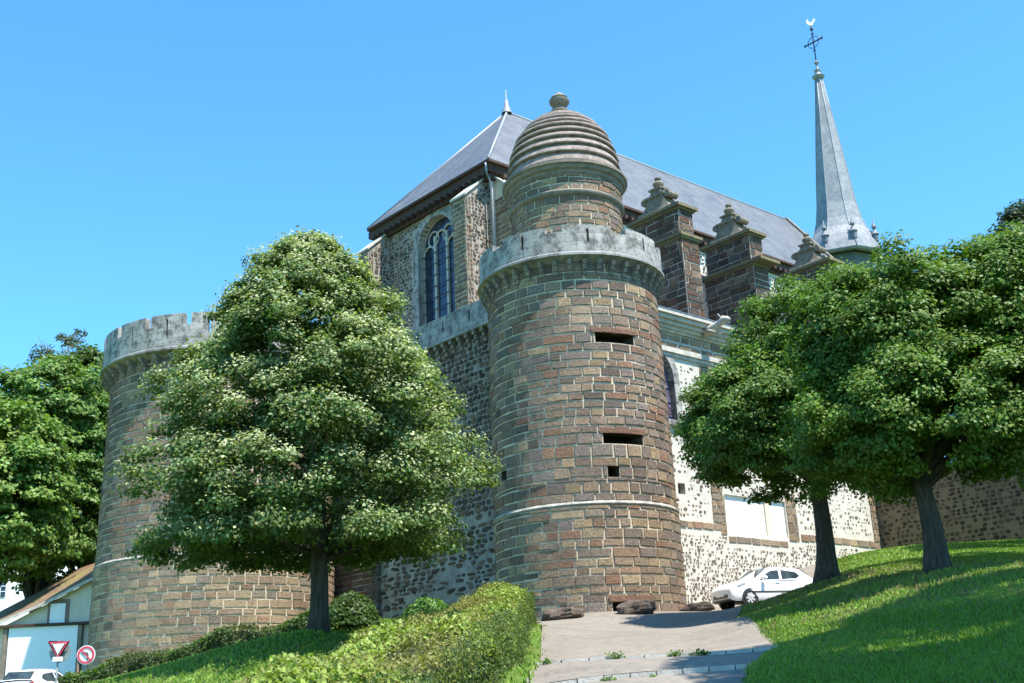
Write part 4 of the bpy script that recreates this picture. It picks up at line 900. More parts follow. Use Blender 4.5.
while a < u1:
    b = min(a+R_.uniform(.4, .8), u1); z = lambda t: 11.7+.05*sin(t*1.3)-(.045*(-t)); h = R_.uniform(.1, .15)
    m.hexa([L(s, t_, zz+dz) for dz in (.005, h) for s, t_, zz in ((P0-.08, a+.01, z(a)), (P0+.56, a+.01, z(a)), (P0+.56, b-.01, z(b)), (P0-.08, b-.01, z(b)))]); a = b
m.build('coping', M_TRIMD, gw)
# ================================================================== HOUSE, STREET AND CARS AT THE LEFT
def house_left():
    Yg = 57.0; Pe = atY(-4, 627, Yg); Pv = atY(100, 574, Yg); zb = 1.0
    root = thing('gabled_house', (Pe[0]+3, Yg, 2), 'cream rendered house with mossy brown tiled roof, tucked behind the broad tower', 'house')
    d = np.array([-7.2, 9.0, 0]); k = (Pv[2]-Pe[2])/(Pv[0]-Pe[0]); xr = Pe[0]+7.5; zr_ = Pe[2]+k*7.5
    m = MB(); A = np.array([Pe[0]+.35, Yg, Pe[2]]); Rg = np.array([xr, Yg, zr_-.1]); Bx = np.array([2*xr-A[0], Yg, Pe[2]])
    m.face([(A[0], Yg, zb), (Bx[0], Yg, zb), tuple(Bx), tuple(Rg), tuple(A)]); dd = np.array([-7.2, 9., 0])
    m.face([tuple(A+dd), (A[0]+dd[0], Yg+dd[1], zb), (A[0], Yg, zb), tuple(A)]); m.face([(Bx[0], Yg, zb), (Bx[0]+dd[0], Yg+dd[1], zb), tuple(Bx+dd), tuple(Bx)]); m.build('wall', M_CREAM, root)
    m = MB(); ee = np.array([-.2, -.35, 0]); e = np.array([Pe[0]-.2, Yg-.35, Pe[2]-.12]); r = np.array([xr, Yg-.35, zr_]); D2 = d*1.05; up_ = np.array([0, 0, .16])
    # swept lower slope: three strips that steepen towards the ridge
    fr = [0, .35, .7, 1]; pr = []
    for f in fr: p = e+(r-e)*f; p[2] -= .55*sin(pi*f)*.45; pr.append(p)
    L0 = 0
    for p, q in zip(pr, pr[1:]):
        ln = np.linalg.norm(q-p); m.face([tuple(p+up_), tuple(q+up_), tuple(q+D2+up_), tuple(p+D2+up_)], 0, uv=[(0, L0), (0, L0+ln), (9, L0+ln), (9, L0)][::1]); L0 += ln
        m.face([tuple(p), tuple(q), tuple(q+up_), tuple(p+up_)], 1)
    m.face([tuple(pr[0]), tuple(pr[0]+up_), tuple(pr[0]+D2+up_), tuple(pr[0]+D2)], 1)
    b2 = np.array([2*xr-e[0], Yg-.35, e[2]]); m.face([tuple(r+up_), tuple(b2), tuple(b2+D2), tuple(r+D2+up_)], 0, uv=[(0, 0), (0, 8), (9, 8), (9, 0)]); m.build('roof', [M_TILE, M_TRIM], root)
    def pq(px, py, Y): return atY(px, py, Y)
    def rect(name, a, b, Y, th, mat, par=root):
        m = MB(); m.box(min(a[0], b[0]), max(a[0], b[0]), Y-th, Y+.02, min(a[2], b[2]), max(a[2], b[2])); return m.build(name, mat, par)
    a, b = pq(49, 600, Yg), pq(68, 625, Yg); w = rect('window', a, b, Yg-.005, .06, simple('brown_surround', (.22, .15, .12))); a, b = pq(51.5, 604, Yg), pq(65, 624, Yg); rect('pane', a, b, Yg-.07, .03, M_WHITEP, w)
    a, b = pq(8, 628, Yg-.3), pq(73, 684, Yg-.3); a[2] = pq(40, 627, Yg)[2]; b[2] = 1.2; gd = rect('garage_door', a, b, Yg-.05, .12, M_SWHITE)
    a2, b2_ = a.copy(), b.copy(); m = MB(); m.box(a[0]-.45, b[0]+.75, Yg-.32, Yg-.01, a[2]+.01, a[2]+.14); m.build('lintel', M_WOODD, root)
    m = MB(); m.box(b[0]+.04, b[0]+.22, Yg-.22, Yg-.01, 1.2, a[2]+.0); m.build('post', M_TRIMD, root)
    m = MB(); m.box(a[0]-.28, a[0]-.05, Yg-.22, Yg-.01, 1.2, a[2]+.0); m.build('post', M_TRIMD, root)
    x = b[0]; m = MB(); m.tube([(x+.55, Yg-.1, zb), (x+.55, Yg-.1, Pe[2]+.8)], .05, 8); m.build('drainpipe', M_ZINC, root)
house_left()

def far_building():
    Y = 100.; a = atY(-20, 550, Y); b = atY(58, 620, Y); root = thing('building', ((a[0]+b[0])/2, Y, 4), 'white building with tall dark windows, glimpsed beneath the left trees', 'building')
    m = MB(); m.box(a[0], b[0]+1, Y, Y+9, 2, a[2]); m.build('wall', M_WHITEP, root)
    m = MB(); m.box(a[0]-.4, b[0]+1.4, Y-.4, Y+9.4, a[2]+.01, a[2]+.4); x0, x1 = a[0]-.4, b[0]+1.4; m.face([(x0, Y-.4, a[2]+.41), (x1, Y-.4, a[2]+.41), (x1-2, Y+4.5, a[2]+4), (x0+2, Y+4.5, a[2]+4)]); m.face([(x1, Y-.4, a[2]+.41), (x1, Y+9.4, a[2]+.41), (x1-2, Y+4.5, a[2]+4)]); m.face([(x1, Y+9.4, a[2]+.41), (x0, Y+9.4, a[2]+.41), (x0+2, Y+4.5, a[2]+4), (x1-2, Y+4.5, a[2]+4)]); m.build('roof', M_SLATE, root)
    for px in (-9, 1.5, 31.5, 43.5, 54):
        p = atY(px, 581, Y); q = atY(px, 597, Y); m = MB(); m.box(p[0]-.42, p[0]+.42, Y-.06, Y+.01, q[2], p[2]); w = m.build('window', M_GLASSD, root)
        m = MB(); m.box(p[0]-.03, p[0]+.03, Y-.1, Y-.065, q[2], p[2])
        for k in (1, 2): z = q[2]+(p[2]-q[2])*k/3; m.box(p[0]-.42, p[0]-.03, Y-.1, Y-.065, z-.03, z+.03); m.box(p[0]+.03, p[0]+.42, Y-.1, Y-.065, z-.03, z+.03)
        m.build('glazing_bar', M_SWHITE, w)
far_building()

# ---- cars
def make_car(label, loc, heading, length=3.99, width=1.70, height=1.49, lift=0, pitch=0):
    """three-door hatchback; local x forward, y left"""
    root = thing('parked_car', loc, label, 'car'); root.rotation_euler = (0, -pitch, heading)
    Lh = length/2; W2 = width/2
    # station: x, z_bottom, z_belt(side top), z_top centre, half width, roof half width
    def obj_local(mb, name, mats, par, smooth=True, autos=35):
        o = mb.build(name, mats, None, smooth, autos); o.parent = par; return o
    st = [(Lh, .30, .60, .64, .66), (Lh-.04, .24, .69, .73, .73), (Lh-.18, .20, .77, .83, .80), (Lh-.5, .19, .85, .93, .84), (Lh-.9, .19, .90, .99, W2), (Lh-1.15, .19, .91, 1.01, W2), (.3, .18, .93, .99, W2), (-.6, .18, .95, 1.0, W2), (-Lh+.75, .19, .97, 1.02, W2-.01), (-Lh+.3, .22, .98, 1.02, W2-.04), (-Lh+.08, .28, .96, 1.0, W2-.1), (-Lh, .36, .80, .84, W2-.16)]
    m = MB(); rings = []
    for x, zb, zs, zc, hw in st:
        prof = [(-hw*.92, zb), (-hw*.99, zb+.12), (-hw, (zb+zs)/2), (-hw*.97, zs-.04), (-hw*.88, zs+.02), (-hw*.4, zc), (0, zc+.01)]
        prof = prof+[(-a, b) for a, b in prof[-2::-1]]; rings.append([(x, y, z) for y, z in prof])
    base = 0; n = len(rings[0])
    for r in rings: m.v += r
    for i in range(len(rings)-1):
        for k in range(n-1):
            m.f.append((i*n+k, i*n+k+1, (i+1)*n+k+1, (i+1)*n+k)); m.m.append(0); m.c.append((.8,)*3); m.uv.append(None)
        m.f.append((i*n+n-1, i*n, (i+1)*n, (i+1)*n+n-1)); m.m.append(1); m.c.append((.8,)*3); m.uv.append(None)
    m.f.append(tuple(range(n))[::-1]); m.m.append(0); m.c.append((.8,)*3); m.uv.append(None)
    m.f.append(tuple((len(rings)-1)*n+k for k in range(n))); m.m.append(0); m.c.append((.8,)*3); m.uv.append(None)
    body = obj_local(m, 'body', [M_CARW, M_CARK], root)
    # cabin: glasshouse loft
    cab = [(Lh-1.05, .93, W2*.9, .97, W2*.86), (Lh-1.75, .94, W2*.96, height-.06, W2*.70), (Lh-2.15, .95, W2*.97, height, W2*.71), (-.75, .96, W2*.97, height, W2*.70), (-Lh+.55, .97, W2*.93, height-.09, W2*.66), (-Lh+.15, .98, W2*.86, 1.06, W2*.78)]
    m = MB(); n = 7
    for x, z0, w0, z1, w1 in cab: m.v += [(x, -w0, z0), (x, -w1-.02, z1-.08 if z1 > 1.1 else z1-.02), (x, -w1+.07, z1-.01), (x, 0, z1+.02), (x, w1-.07, z1-.01), (x, w1+.02, z1-.08 if z1 > 1.1 else z1-.02), (x, w0, z0)]
    for i in range(len(cab)-1):
        for k in range(n-1): m.f.append((i*n+k, i*n+k+1, (i+1)*n+k+1, (i+1)*n+k)); m.m.append(0); m.c.append((.8,)*3); m.uv.append(None)
    obj_local(m, 'cabin', M_CARW, root, True, 50)
    def quad_on(pts, name, mat, par=root, off=.012, th=.01):
        P = [np.array(p, float) for p in pts]; nn = np.cross(P[1]-P[0], P[2]-P[0]); nn /= np.linalg.norm(nn); m = MB(); A = [tuple(p+nn*off) for p in P]; Bq = [tuple(p-nn*.02) for p in P]; m.face(A)
        for k in range(len(A)): k2 = (k+1) % len(A); m.face([A[k2], A[k], Bq[k], Bq[k2]])
        return obj_local(m, name, mat, par, False)
    zr = height
    for sgn in (-1, 1):
        def sp(x, f):       # point on the glasshouse side: f 0 belt .. 1 roof rail
            i = 0
            for i in range(len(cab)-1):
                if cab[i][0] >= x >= cab[i+1][0]: break
            a, b = cab[i], cab[i+1]; t = (a[0]-x)/(a[0]-b[0]); z0 = a[1]+(b[1]-a[1])*t; w0 = a[2]+(b[2]-a[2])*t; z1 = a[3]-.08+(b[3]-a[3])*t; w1 = a[4]+.02+(b[4]-a[4])*t
            return (x, sgn*(w0+(w1-w0)*f), z0+(z1-z0)*f)
        o = -1 if sgn > 0 else 1
        fw_ = [sp(Lh-1.3, .22), sp(-.22, .1), sp(-.3, .90), sp(Lh-1.95, .88), sp(Lh-1.8, .8)]
        rw = [sp(-.34, .1), sp(-1.02, .16), sp(-1.25, .42), sp(-1.1, .8), sp(-.42, .90)]
        for nm, pts in (('side_window', fw_), ('side_window', rw)): quad_on(pts if sgn > 0 else pts[::-1], nm, M_CARGL, off=.02)
        m = MB(); m.tube([(Lh-1.42, sgn*(W2+.0), .98), (Lh-1.45, sgn*(W2+.12), 1.02)], [.04, .09], 8); m.tube([(Lh-1.38, sgn*(W2+.13), 1.02), (Lh-1.5, sgn*(W2+.13), 1.03)], .085, 8); obj_local(m, 'wing_mirror', M_CARW, root)
        quad_on([(Lh-.95, sgn*(W2+.004), .50), (-Lh+.95, sgn*(W2+.004), .52), (-Lh+.95, sgn*(W2+.004), .57), (Lh-.95, sgn*(W2+.004), .55)][::sgn], 'side_moulding', M_CARK)
        m = MB(); m.box(-.2, .0, sgn*(W2-.005)-.015, sgn*(W2-.005)+.015, .86, .89); obj_local(m, 'door_handle', M_CARW, root, False)
        # headlamp wraps the corner
        hl = [(Lh-.10, sgn*.52, .72), (Lh-.30, sgn*.82, .74), (Lh-.62, sgn*.848, .86), (Lh-.42, sgn*.60, .89)]
        quad_on(hl if sgn > 0 else hl[::-1], 'headlight', M_HEAD, off=.03)
        fg = [(Lh-.06, sgn*.6, .34), (Lh-.10, sgn*.72, .34), (Lh-.10, sgn*.72, .46), (Lh-.05, sgn*.6, .46)]; quad_on(fg if sgn > 0 else fg[::-1], 'fog_lamp', M_CARK, off=.04)
        tl = [(-Lh-.0, sgn*.48, .80), (-Lh+.06, sgn*.74, .82), (-Lh+.14, sgn*.76, .98), (-Lh+.03, sgn*.6, .94)]; quad_on(tl[::-1] if sgn > 0 else tl, 'tail_light', M_RED, off=.035)
        for xw in (Lh-.78, -Lh+.68):
            wm = MB(); yw = sgn*(W2-.07)
            def ringY(prof, mat):   # lathe about the y axis
                base = len(wm.v); sg_ = 26
                for r, y in prof:
                    for k in range(sg_): w = 2*pi*k/sg_; wm.v.append((xw+r*cos(w), y, .30+r*sin(w)))
                for i in range(len(prof)-1):
                    for k in range(sg_): k2 = (k+1) % sg_; wm.f.append((base+i*sg_+k, base+i*sg_+k2, base+(i+1)*sg_+k2, base+(i+1)*sg_+k)); wm.m.append(mat); wm.c.append((.1,)*3); wm.uv.append(None)
            ringY([(.36, yw-sgn*.05), (.36, yw+sgn*.062), (.30, yw+sgn*.064)], 0); arch = obj_local(wm, 'wheel_arch', M_CARK, root)
            wm = MB(); ringY([(.19, yw-sgn*.09), (.29, yw-sgn*.09), (.31, yw-sgn*.04), (.31, yw+sgn*.055), (.285, yw+sgn*.088), (.205, yw+sgn*.085)], 0); wh = obj_local(wm, 'wheel', M_TYRE, root)
            wm = MB(); ringY([(.205, yw+sgn*.083), (.19, yw+sgn*.06), (.02, yw+sgn*.05), (.0, yw+sgn*.05)], 1)
            for k in range(7):
                w = 2*pi*k/7; a_ = np.array([cos(w), 0, sin(w)]); b_ = np.array([-sin(w), 0, cos(w)]); c_ = np.array([xw, 0, .30]); ya, yb = yw+sgn*.052, yw+sgn*.082
                wm.hexa([tuple(c_+a_*r+b_*s_+np.array([0, y, 0])) for y in (ya, yb) for r, s_ in ((.03, -.025), (.2, -.035), (.2, .035), (.03, .025))], 0)
            obj_local(wm, 'rim', [M_RIM, M_CARK], wh, False)
    ws = [(Lh-1.12, -.66, .985), (Lh-1.12, .66, .985), (Lh-1.76, .55, height-.05), (Lh-1.76, -.55, height-.05)]; quad_on(ws, 'windscreen', M_CARGL, off=.015)
    rs = [(-Lh+.2, .58, 1.09), (-Lh+.2, -.58, 1.09), (-Lh+.5, -.52, height-.13), (-Lh+.5, .52, height-.13)]; quad_on(rs, 'rear_window', M_CARGL, off=.04)
    g = [(Lh-.0, -.48, .32), (Lh-.0, .48, .32), (Lh-.03, .53, .54), (Lh-.03, -.53, .54)]; gr = quad_on(g, 'grille', M_CARK, off=.02); quad_on([(Lh+.0, -.26, .40), (Lh+.0, .26, .40), (Lh-.01, .26, .50), (Lh-.01, -.26, .50)], 'number_plate', M_SWHITE, off=.035)
    quad_on([(Lh-.06, -.3, .60), (Lh-.06, .3, .60), (Lh-.08, .32, .635), (Lh-.08, -.32, .635)], 'bonnet_vent', M_CARK, off=.02)
    quad_on([(-Lh, .26, .50), (-Lh, -.26, .50), (-Lh, -.26, .61), (-Lh, .26, .61)], 'number_plate', M_SWHITE, off=.02)
    m = MB(); m.box(-Lh+.02, -Lh+.2, -.6, .6, .24, .42); obj_local(m, 'rear_bumper', M_CARK, root, False)
    return root
# right hand car: front towards the camera, pointing left
pc = atY(750.5, 605.5, 44.6); hd = pi+radians(22); hd = math.atan2(-cos(radians(66)), -sin(radians(66)))
ang = hd; wheel_x = 3.99/2-.78
cxx = pc[0]-cos(ang)*wheel_x-sin(ang)*(-.85)*-1*0; cyy = pc[1]-sin(ang)*wheel_x
# near side is the car's left; shift the centre away by half the width
cxx += -(-sin(ang))*.78; cyy += -(cos(ang))*.78
make_car('white three-door hatchback parked nose towards the domed tower, beside the pale rubble wall', (cxx, cyy, g1(pc[0], pc[1])+.06), ang)
p = atY(25.5, 668, 45.); make_car('white hatchback seen from behind, at the foot of the slope beside the yield sign', (p[0]-.15, 45.+2, p[2]-1.49), radians(82))
# ---- road signs
def yield_sign():
    Y = 40.; c = atY(58.5, 648, Y); root = thing('yield_sign', (c[0], Y, g1(c[0], Y)), 'red and white triangular yield sign with a small white plate, on a grey pole', 'road sign')
    s = .34; m = MB(); m.tube([(c[0]-.02, Y+.06, g1(c[0], Y)-1.2), (c[0]-.02, Y+.06, c[2]+.25)], .03, 10); m.build('pole', M_SGREY, root, True)
    def tri(r, y, nm, mat, par):
        m = MB(); zc = c[2]+.02; P = []
        for a in (90, 210, 330):        # rounded corners, apex down
            for da in (-32, 0, 32): P.append((c[0]+r*cos(radians(-a))*.88+r*.1*cos(radians(-a+da)), y, zc+r*sin(radians(-a))*.88+r*.1*sin(radians(-a+da))))
        A = [(x, y-.012, z) for x, _, z in P]; m.face(A); m.face(P[::-1])
        for k in range(9): k2 = (k+1) % 9; m.face([A[k], A[k2], P[k2], P[k]])
        return m.build(nm, mat, par)
    o = tri(.43, Y, 'panel', M_SRED, root); tri(.27, Y-.016, 'centre', M_SWHITE, o)
    m = MB(); m.box(c[0]-.16, c[0]+.18, Y-.03, Y-.01, c[2]-.44, c[2]-.29); pl = m.build('plate', M_SWHITE, root)
    # the back of a round sign facing the other way
    m = MB(); zc = c[2]-.12; P = [(c[0]+.02+.36*cos(w), Y+.1, zc+.36*sin(w)) for w in np.linspace(0, 2*pi, 29)[:-1]]; A = [(x, y+.02, z) for x, y, z in P]; m.face(P); m.face(A[::-1])
    for k in range(28): k2 = (k+1) % 28; m.face([P[k], P[k2], A[k2], A[k]])
    m.build('back_panel', M_SGREY, root)
yield_sign()
def disc(m, x, y, z, r, th=.012, r0=0, n=36):
    a = [(x+r*cos(w), y, z+r*sin(w)) for w in np.linspace(0, 2*pi, n+1)[:-1]]
    if r0:
        b = [(x+r0*cos(w), y, z+r0*sin(w)) for w in np.linspace(0, 2*pi, n+1)[:-1]]
        for k in range(n): k2 = (k+1) % n; m.face([b[k], b[k2], a[k2], a[k]][::-1])
    else: m.face(a)
    for k in range(n): k2 = (k+1) % n; m.face([a[k], a[k2], (a[k2][0], y+th, a[k2][2]), (a[k][0], y+th, a[k][2])])
def turn_sign():
    Y = 38.; c = atY(86, 655, Y); root = thing('no_left_turn_sign', (c[0], Y, g1(c[0], Y)), 'round red-rimmed no left turn sign on a post in front of the hedge', 'road sign')
    m = MB(); m.tube([(c[0]-.25, Y+.05, g1(c[0], Y)-.6), (c[0]-.25, Y+.05, c[2]-.05)], .04, 10); m.tube([(c[0]-.25, Y+.05, c[2]-.05), (c[0], Y+.05, c[2]-.05)], .025, 8); m.build('post', simple('rusty_post', (.16, .10, .07)), root, True)
    m = MB(); disc(m, c[0], Y, c[2], .30); o = m.build('panel', M_SWHITE, root)
    m = MB(); disc(m, c[0], Y-.014, c[2], .275, .01, .205); m.build('rim', M_SRED, o)
    m = MB(); y = Y-.02
    def bar(pts):
        A = [(c[0]+a, y, c[2]+b) for a, b in pts]; m.face(A); B = [(a, b+.008, d) for a, b, d in A]
        for k in range(len(A)): k2 = (k+1) % len(A); m.face([A[k], A[k2], B[k2], B[k]])
    bar([(.04, -.15), (.09, -.15), (.09, .0), (.04, -.02)]); bar([(.04, -.02), (.09, .0), (.05, .08), (-.05, .09), (-.05, .045), (.02, .04)]); bar([(-.05, .13), (-.05, .0), (-.15, .067)])
    m.build('arrow', M_BLK, o)
    m = MB(); y = Y-.03; bar([(-.165, .13), (-.13, .165), (.165, -.13), (.13, -.165)]); m.build('slash', M_SRED, o)
turn_sign()

# ================================================================== BOULDERS
def rock(label, px, py, Y, w, h, d, seed, mat, name='boulder'):
    R = random.Random(seed); p = atY(px, py, Y); z = g1(p[0], Y); bm_ = MB(); nu, nv = 26, 14; base = 0; ph = [R.uniform(0, 6) for _ in range(9)]
    for j in range(nv+1):
        a = -pi/2+pi*j/nv
        for i in range(nu):
            b = 2*pi*i/nu; x, y, zz = cos(a)*cos(b), cos(a)*sin(b), sin(a)
            f = 1/(abs(x)**3.4+abs(y)**3.4+abs(zz)**3)**(1/3.4); f *= 1+.10*sin(3*x+ph[0])*sin(4*y+ph[1])+.07*sin(7*x+ph[2]+3*zz)+.05*sin(11*b+ph[3])*cos(a)+R.uniform(-.07, .07)
            bm_.v.append((p[0]+x*f*w/2*(1-.1*zz), Y+y*f*d/2, z+h*.38+zz*f*h*.5+x*.04*w))
    for j in range(nv):
        for i in range(nu): i2 = (i+1) % nu; bm_.f.append((j*nu+i, j*nu+i2, (j+1)*nu+i2, (j+1)*nu+i)); bm_.m.append(0); bm_.c.append((.1,)*3); bm_.uv.append(None)
    o = bm_.build(name, mat, None, True, 32); tag(o, label, 'boulder', 'boulders at the foot of the domed tower')
rock('long low brown boulder beside the end of the hedge', 563, 622, 38.0, 1.3, .4, .8, 1, M_ROCK)
rock('rough brown boulder in front of the low hole in the tower foot', 637, 616, 38.4, 1.25, .5, .8, 2, M_ROCK)
rock('flat-topped boulder, shadow put into its colour, between tower and white car', 698, 611, 41.0, 1.05, .36, .7, 3, M_ROCK_SHADED)

# ================================================================== HEDGES AND SHRUBS
def strip_hedge(name, label, back, front, hgt, dens_top, dens_side, lsz, ctop, cside, seed, bright=None):
    """back/front: lists of (x, y) matched along the run"""
    R = np.random.default_rng(seed); back = np.array(back, float); front = np.array(front, float); n = len(back); s_ = np.arange(n)
    cen = ((back+front)/2).mean(0); root = thing(name, (cen[0], cen[1], g1(*cen)), label, 'hedge')
    def at(u, v):  # u 0..n-1 along, v 0 front .. 1 back
        b = np.stack([np.interp(u, s_, back[:, 0]), np.interp(u, s_, back[:, 1])], -1); f = np.stack([np.interp(u, s_, front[:, 0]), np.interp(u, s_, front[:, 1])], -1)
        return f+(b-f)*v[:, None]
    def bumpy(x, y): return .10*np.sin(x*2.3+y*1.1+seed)+.07*np.sin(y*3.1-x*1.7)+.05*np.sin(x*6.1+seed)*np.sin(y*5.3)
    lens = np.hypot(*np.diff((back+front)/2, axis=0).T); wid = np.hypot(*(back-front).T).mean(); A = lens.sum()*wid
    # solid twiggy core
    m = MB(); g = 26
    for i in range(g):
        for (v0, v1, k) in ((.04, .96, 't'), (.04, .04, 'f'), (.96, .96, 'b')):
            u = np.array([i, i+1, i+1, i])*(n-1)/g
            if k == 't': P = at(u, np.array([.06, .06, .94, .94])); zz = np.array([gz(P[:, 0], P[:, 1])])[0]+hgt*.88+bumpy(P[:, 0], P[:, 1])-.06
            else: P = at(u, np.array([v0+.02]*4 if k == 'f' else [v1-.02]*4)); zz = gz(P[:, 0], P[:, 1])+np.array([-.2, -.2, hgt*.88-.06, hgt*.88-.06])+np.array([0, 0, 1, 1])*bumpy(P[:, 0], P[:, 1])
            m.face([(P[q, 0], P[q, 1], zz[q]) for q in range(4)])
    for uu in (0, n-1):
        P = at(np.array([float(uu), float(uu)]), np.array([.06, .94])); z = gz(P[:, 0], P[:, 1]); m.face([(P[0, 0], P[0, 1], z[0]-.2), (P[1, 0], P[1, 1], z[1]-.2), (P[1, 0], P[1, 1], z[1]+hgt*.85), (P[0, 0], P[0, 1], z[0]+hgt*.85)])
    m.build('twigs', simple('hedge_twigs', (.035, .04, .018), .95), root)
    nt_ = int(A*dens_top); u = R.uniform(0, n-1, nt_); cum = np.concatenate([[0], np.cumsum(lens)]); d = R.uniform(0, cum[-1], nt_); u = np.interp(d, cum, s_); v = R.uniform(-.03, 1.03, nt_); P = at(u, v)
    zt = gz(P[:, 0], P[:, 1])+hgt+bumpy(P[:, 0], P[:, 1])-.25*np.abs(2*v-1)**6+R.normal(size=nt_)*.045; pos = np.stack([P[:, 0], P[:, 1], zt], 1); nr = R.normal(size=(nt_, 3))*.5; nr[:, 2] += .7; nr[:, 1] -= .2
    ns = int(lens.sum()*hgt*dens_side); poss, nrs = [], []
    for side, vv in (('f', 0.), ('b', 1.)):
        d = R.uniform(0, cum[-1], ns); u = np.interp(d, cum, s_); v = np.full(ns, vv)+R.normal(size=ns)*.03; P = at(u, v); h = R.uniform(0, 1, ns); z = gz(P[:, 0], P[:, 1])+h*(hgt-.02)+bumpy(P[:, 0], P[:, 1])*h
        q = at(u, 1-v)-P; q /= np.linalg.norm(q, axis=1, keepdims=True); P = P-q*(bumpy(z*2.2, u*9)*.7)[:, None]; poss.append(np.stack([P[:, 0], P[:, 1], z], 1)); w = R.normal(size=(ns, 3))*.45; w[:, :2] -= q*.8; w[:, 2] += .35; nrs.append(w)
    for uu, sg in ((0, -1), (n-1, 1)):
        k = int(wid*hgt*dens_side); v = R.random(k); P = at(np.full(k, float(uu)), v); z = gz(P[:, 0], P[:, 1])+R.random(k)*hgt; poss.append(np.stack([P[:, 0], P[:, 1], z], 1)); w = R.normal(size=(k, 3))*.5; t_ = (back+front)/2; dv = t_[-1]-t_[-2] if sg > 0 else t_[0]-t_[1]; w[:, :2] += dv/np.linalg.norm(dv)*.8; nrs.append(w)
    ps = np.concatenate(poss); nn = np.concatenate(nrs)
    patch = np.sin(pos[:, 0]*1.9+1)+np.sin(pos[:, 1]*1.3+seed)+R.normal(size=nt_)*.5
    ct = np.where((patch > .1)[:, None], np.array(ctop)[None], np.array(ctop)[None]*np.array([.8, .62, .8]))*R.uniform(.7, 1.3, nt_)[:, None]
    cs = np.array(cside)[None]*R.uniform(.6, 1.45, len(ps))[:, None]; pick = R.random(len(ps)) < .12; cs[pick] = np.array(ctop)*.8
    szt = lsz*R.uniform(.7, 1.4, nt_)*np.where(patch > .1, 1.35, .85)
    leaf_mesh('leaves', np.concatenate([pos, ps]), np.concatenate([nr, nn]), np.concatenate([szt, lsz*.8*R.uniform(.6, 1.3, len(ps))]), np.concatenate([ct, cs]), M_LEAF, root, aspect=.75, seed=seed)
    return root
hb = [atY(490, 700, 35.2), atY(478, 700, 32), atY(447, 700, 28), atY(402, 700, 24), atY(352, 700, 20), atY(275, 700, 16.5), atY(160, 700, 13), atY(-60, 720, 10)]
hf = [(.25, 36.), (.05, 32.), (-.1, 28.), (-.2, 24), (-.35, 20.), (-.55, 16.5), (-1.0, 13.), (-1.7, 10.)]
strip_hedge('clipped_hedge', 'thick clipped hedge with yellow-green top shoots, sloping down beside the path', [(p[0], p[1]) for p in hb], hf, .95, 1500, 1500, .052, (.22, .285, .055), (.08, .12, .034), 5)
sb = [(60, 33.5), (120, 34), (200, 34.2), (275, 33.8), (330, 33)]
bk = [(atY(px, 660, Y)[0], Y+.85) for px, Y in sb]; fr_ = [(atY(px, 660, Y)[0], Y) for px, Y in sb]
strip_hedge('low_hedge', 'low dark hedge climbing the bank at the foot of the broad tower', bk, fr_, .45, 700, 900, .08, (.085, .14, .025), (.045, .08, .02), 9)
def bush(name, label, px, py, Y, r, hz, nl, lsz, col, seed, cat='shrub', spiky=0):
    R = np.random.default_rng(seed); p = atY(px, py, Y); z = g1(p[0], Y); root = thing(name, (p[0], Y, z), label, cat)
    d = R.normal(size=(nl, 3)); d /= np.linalg.norm(d, axis=1, keepdims=True); d[:, 2] = np.abs(d[:, 2])*1.0-.1; rr = R.uniform(.78, 1.04, nl)*(1+.1*np.sin(d[:, 0]*6+seed)*np.sin(d[:, 1]*5)); pos = np.array([p[0], Y, z+hz*.15])+d*rr[:, None]*np.array([r, r, hz*.9]); nr = d*.8+R.normal(size=(nl, 3))*.5; nr[:, 2] += .3
    leaf_mesh('leaves', pos, nr, lsz*R.uniform(.6, 1.4, nl), np.array(col)[None]*R.uniform(.65, 1.35, nl)[:, None], M_LEAF, root, seed=seed)
    m = MB(); Rp = random.Random(seed)
    for k in range(14): w = 2*pi*k/14; m.tube([(p[0], Y, z-.1), (p[0]+cos(w)*r*.4, Y+sin(w)*r*.4, z+hz*.5), (p[0]+cos(w)*r*.8, Y+sin(w)*r*.8, z+hz*Rp.uniform(.6, .85))], [.025, .015, .005], 5)
    m.build('stems', M_BARK, root)
bush('round_shrub', 'rounded dark shrub just right of the linden trunk', 351, 620, 31.5, .75, .95, 4200, .08, (.06, .105, .022), 11)
bush('wild_shrub', 'loose light green shrub growing against the dark rampart wall', 428, 612, 37, .95, 1.1, 2200, .12, (.10, .19, .035), 12)
def wall_plant():
    p = np.array(L(-.45, 13.6, 8.6)); R = np.random.default_rng(3); root = thing('wall_plant', p, 'small bright green plant sprouting from the rampart wall under the linden', 'plant'); n = 260
    pos = p+R.normal(size=(n, 3))*np.array([.3, .2, .32]); nr = R.normal(size=(n, 3))*.5+np.array([0, -.5, .6]); leaf_mesh('leaves', pos, nr, .14*R.uniform(.6, 1.3, n), np.array([(.16, .26, .04)])*R.uniform(.7, 1.3, n)[:, None], M_LEAF, root)
wall_plant()

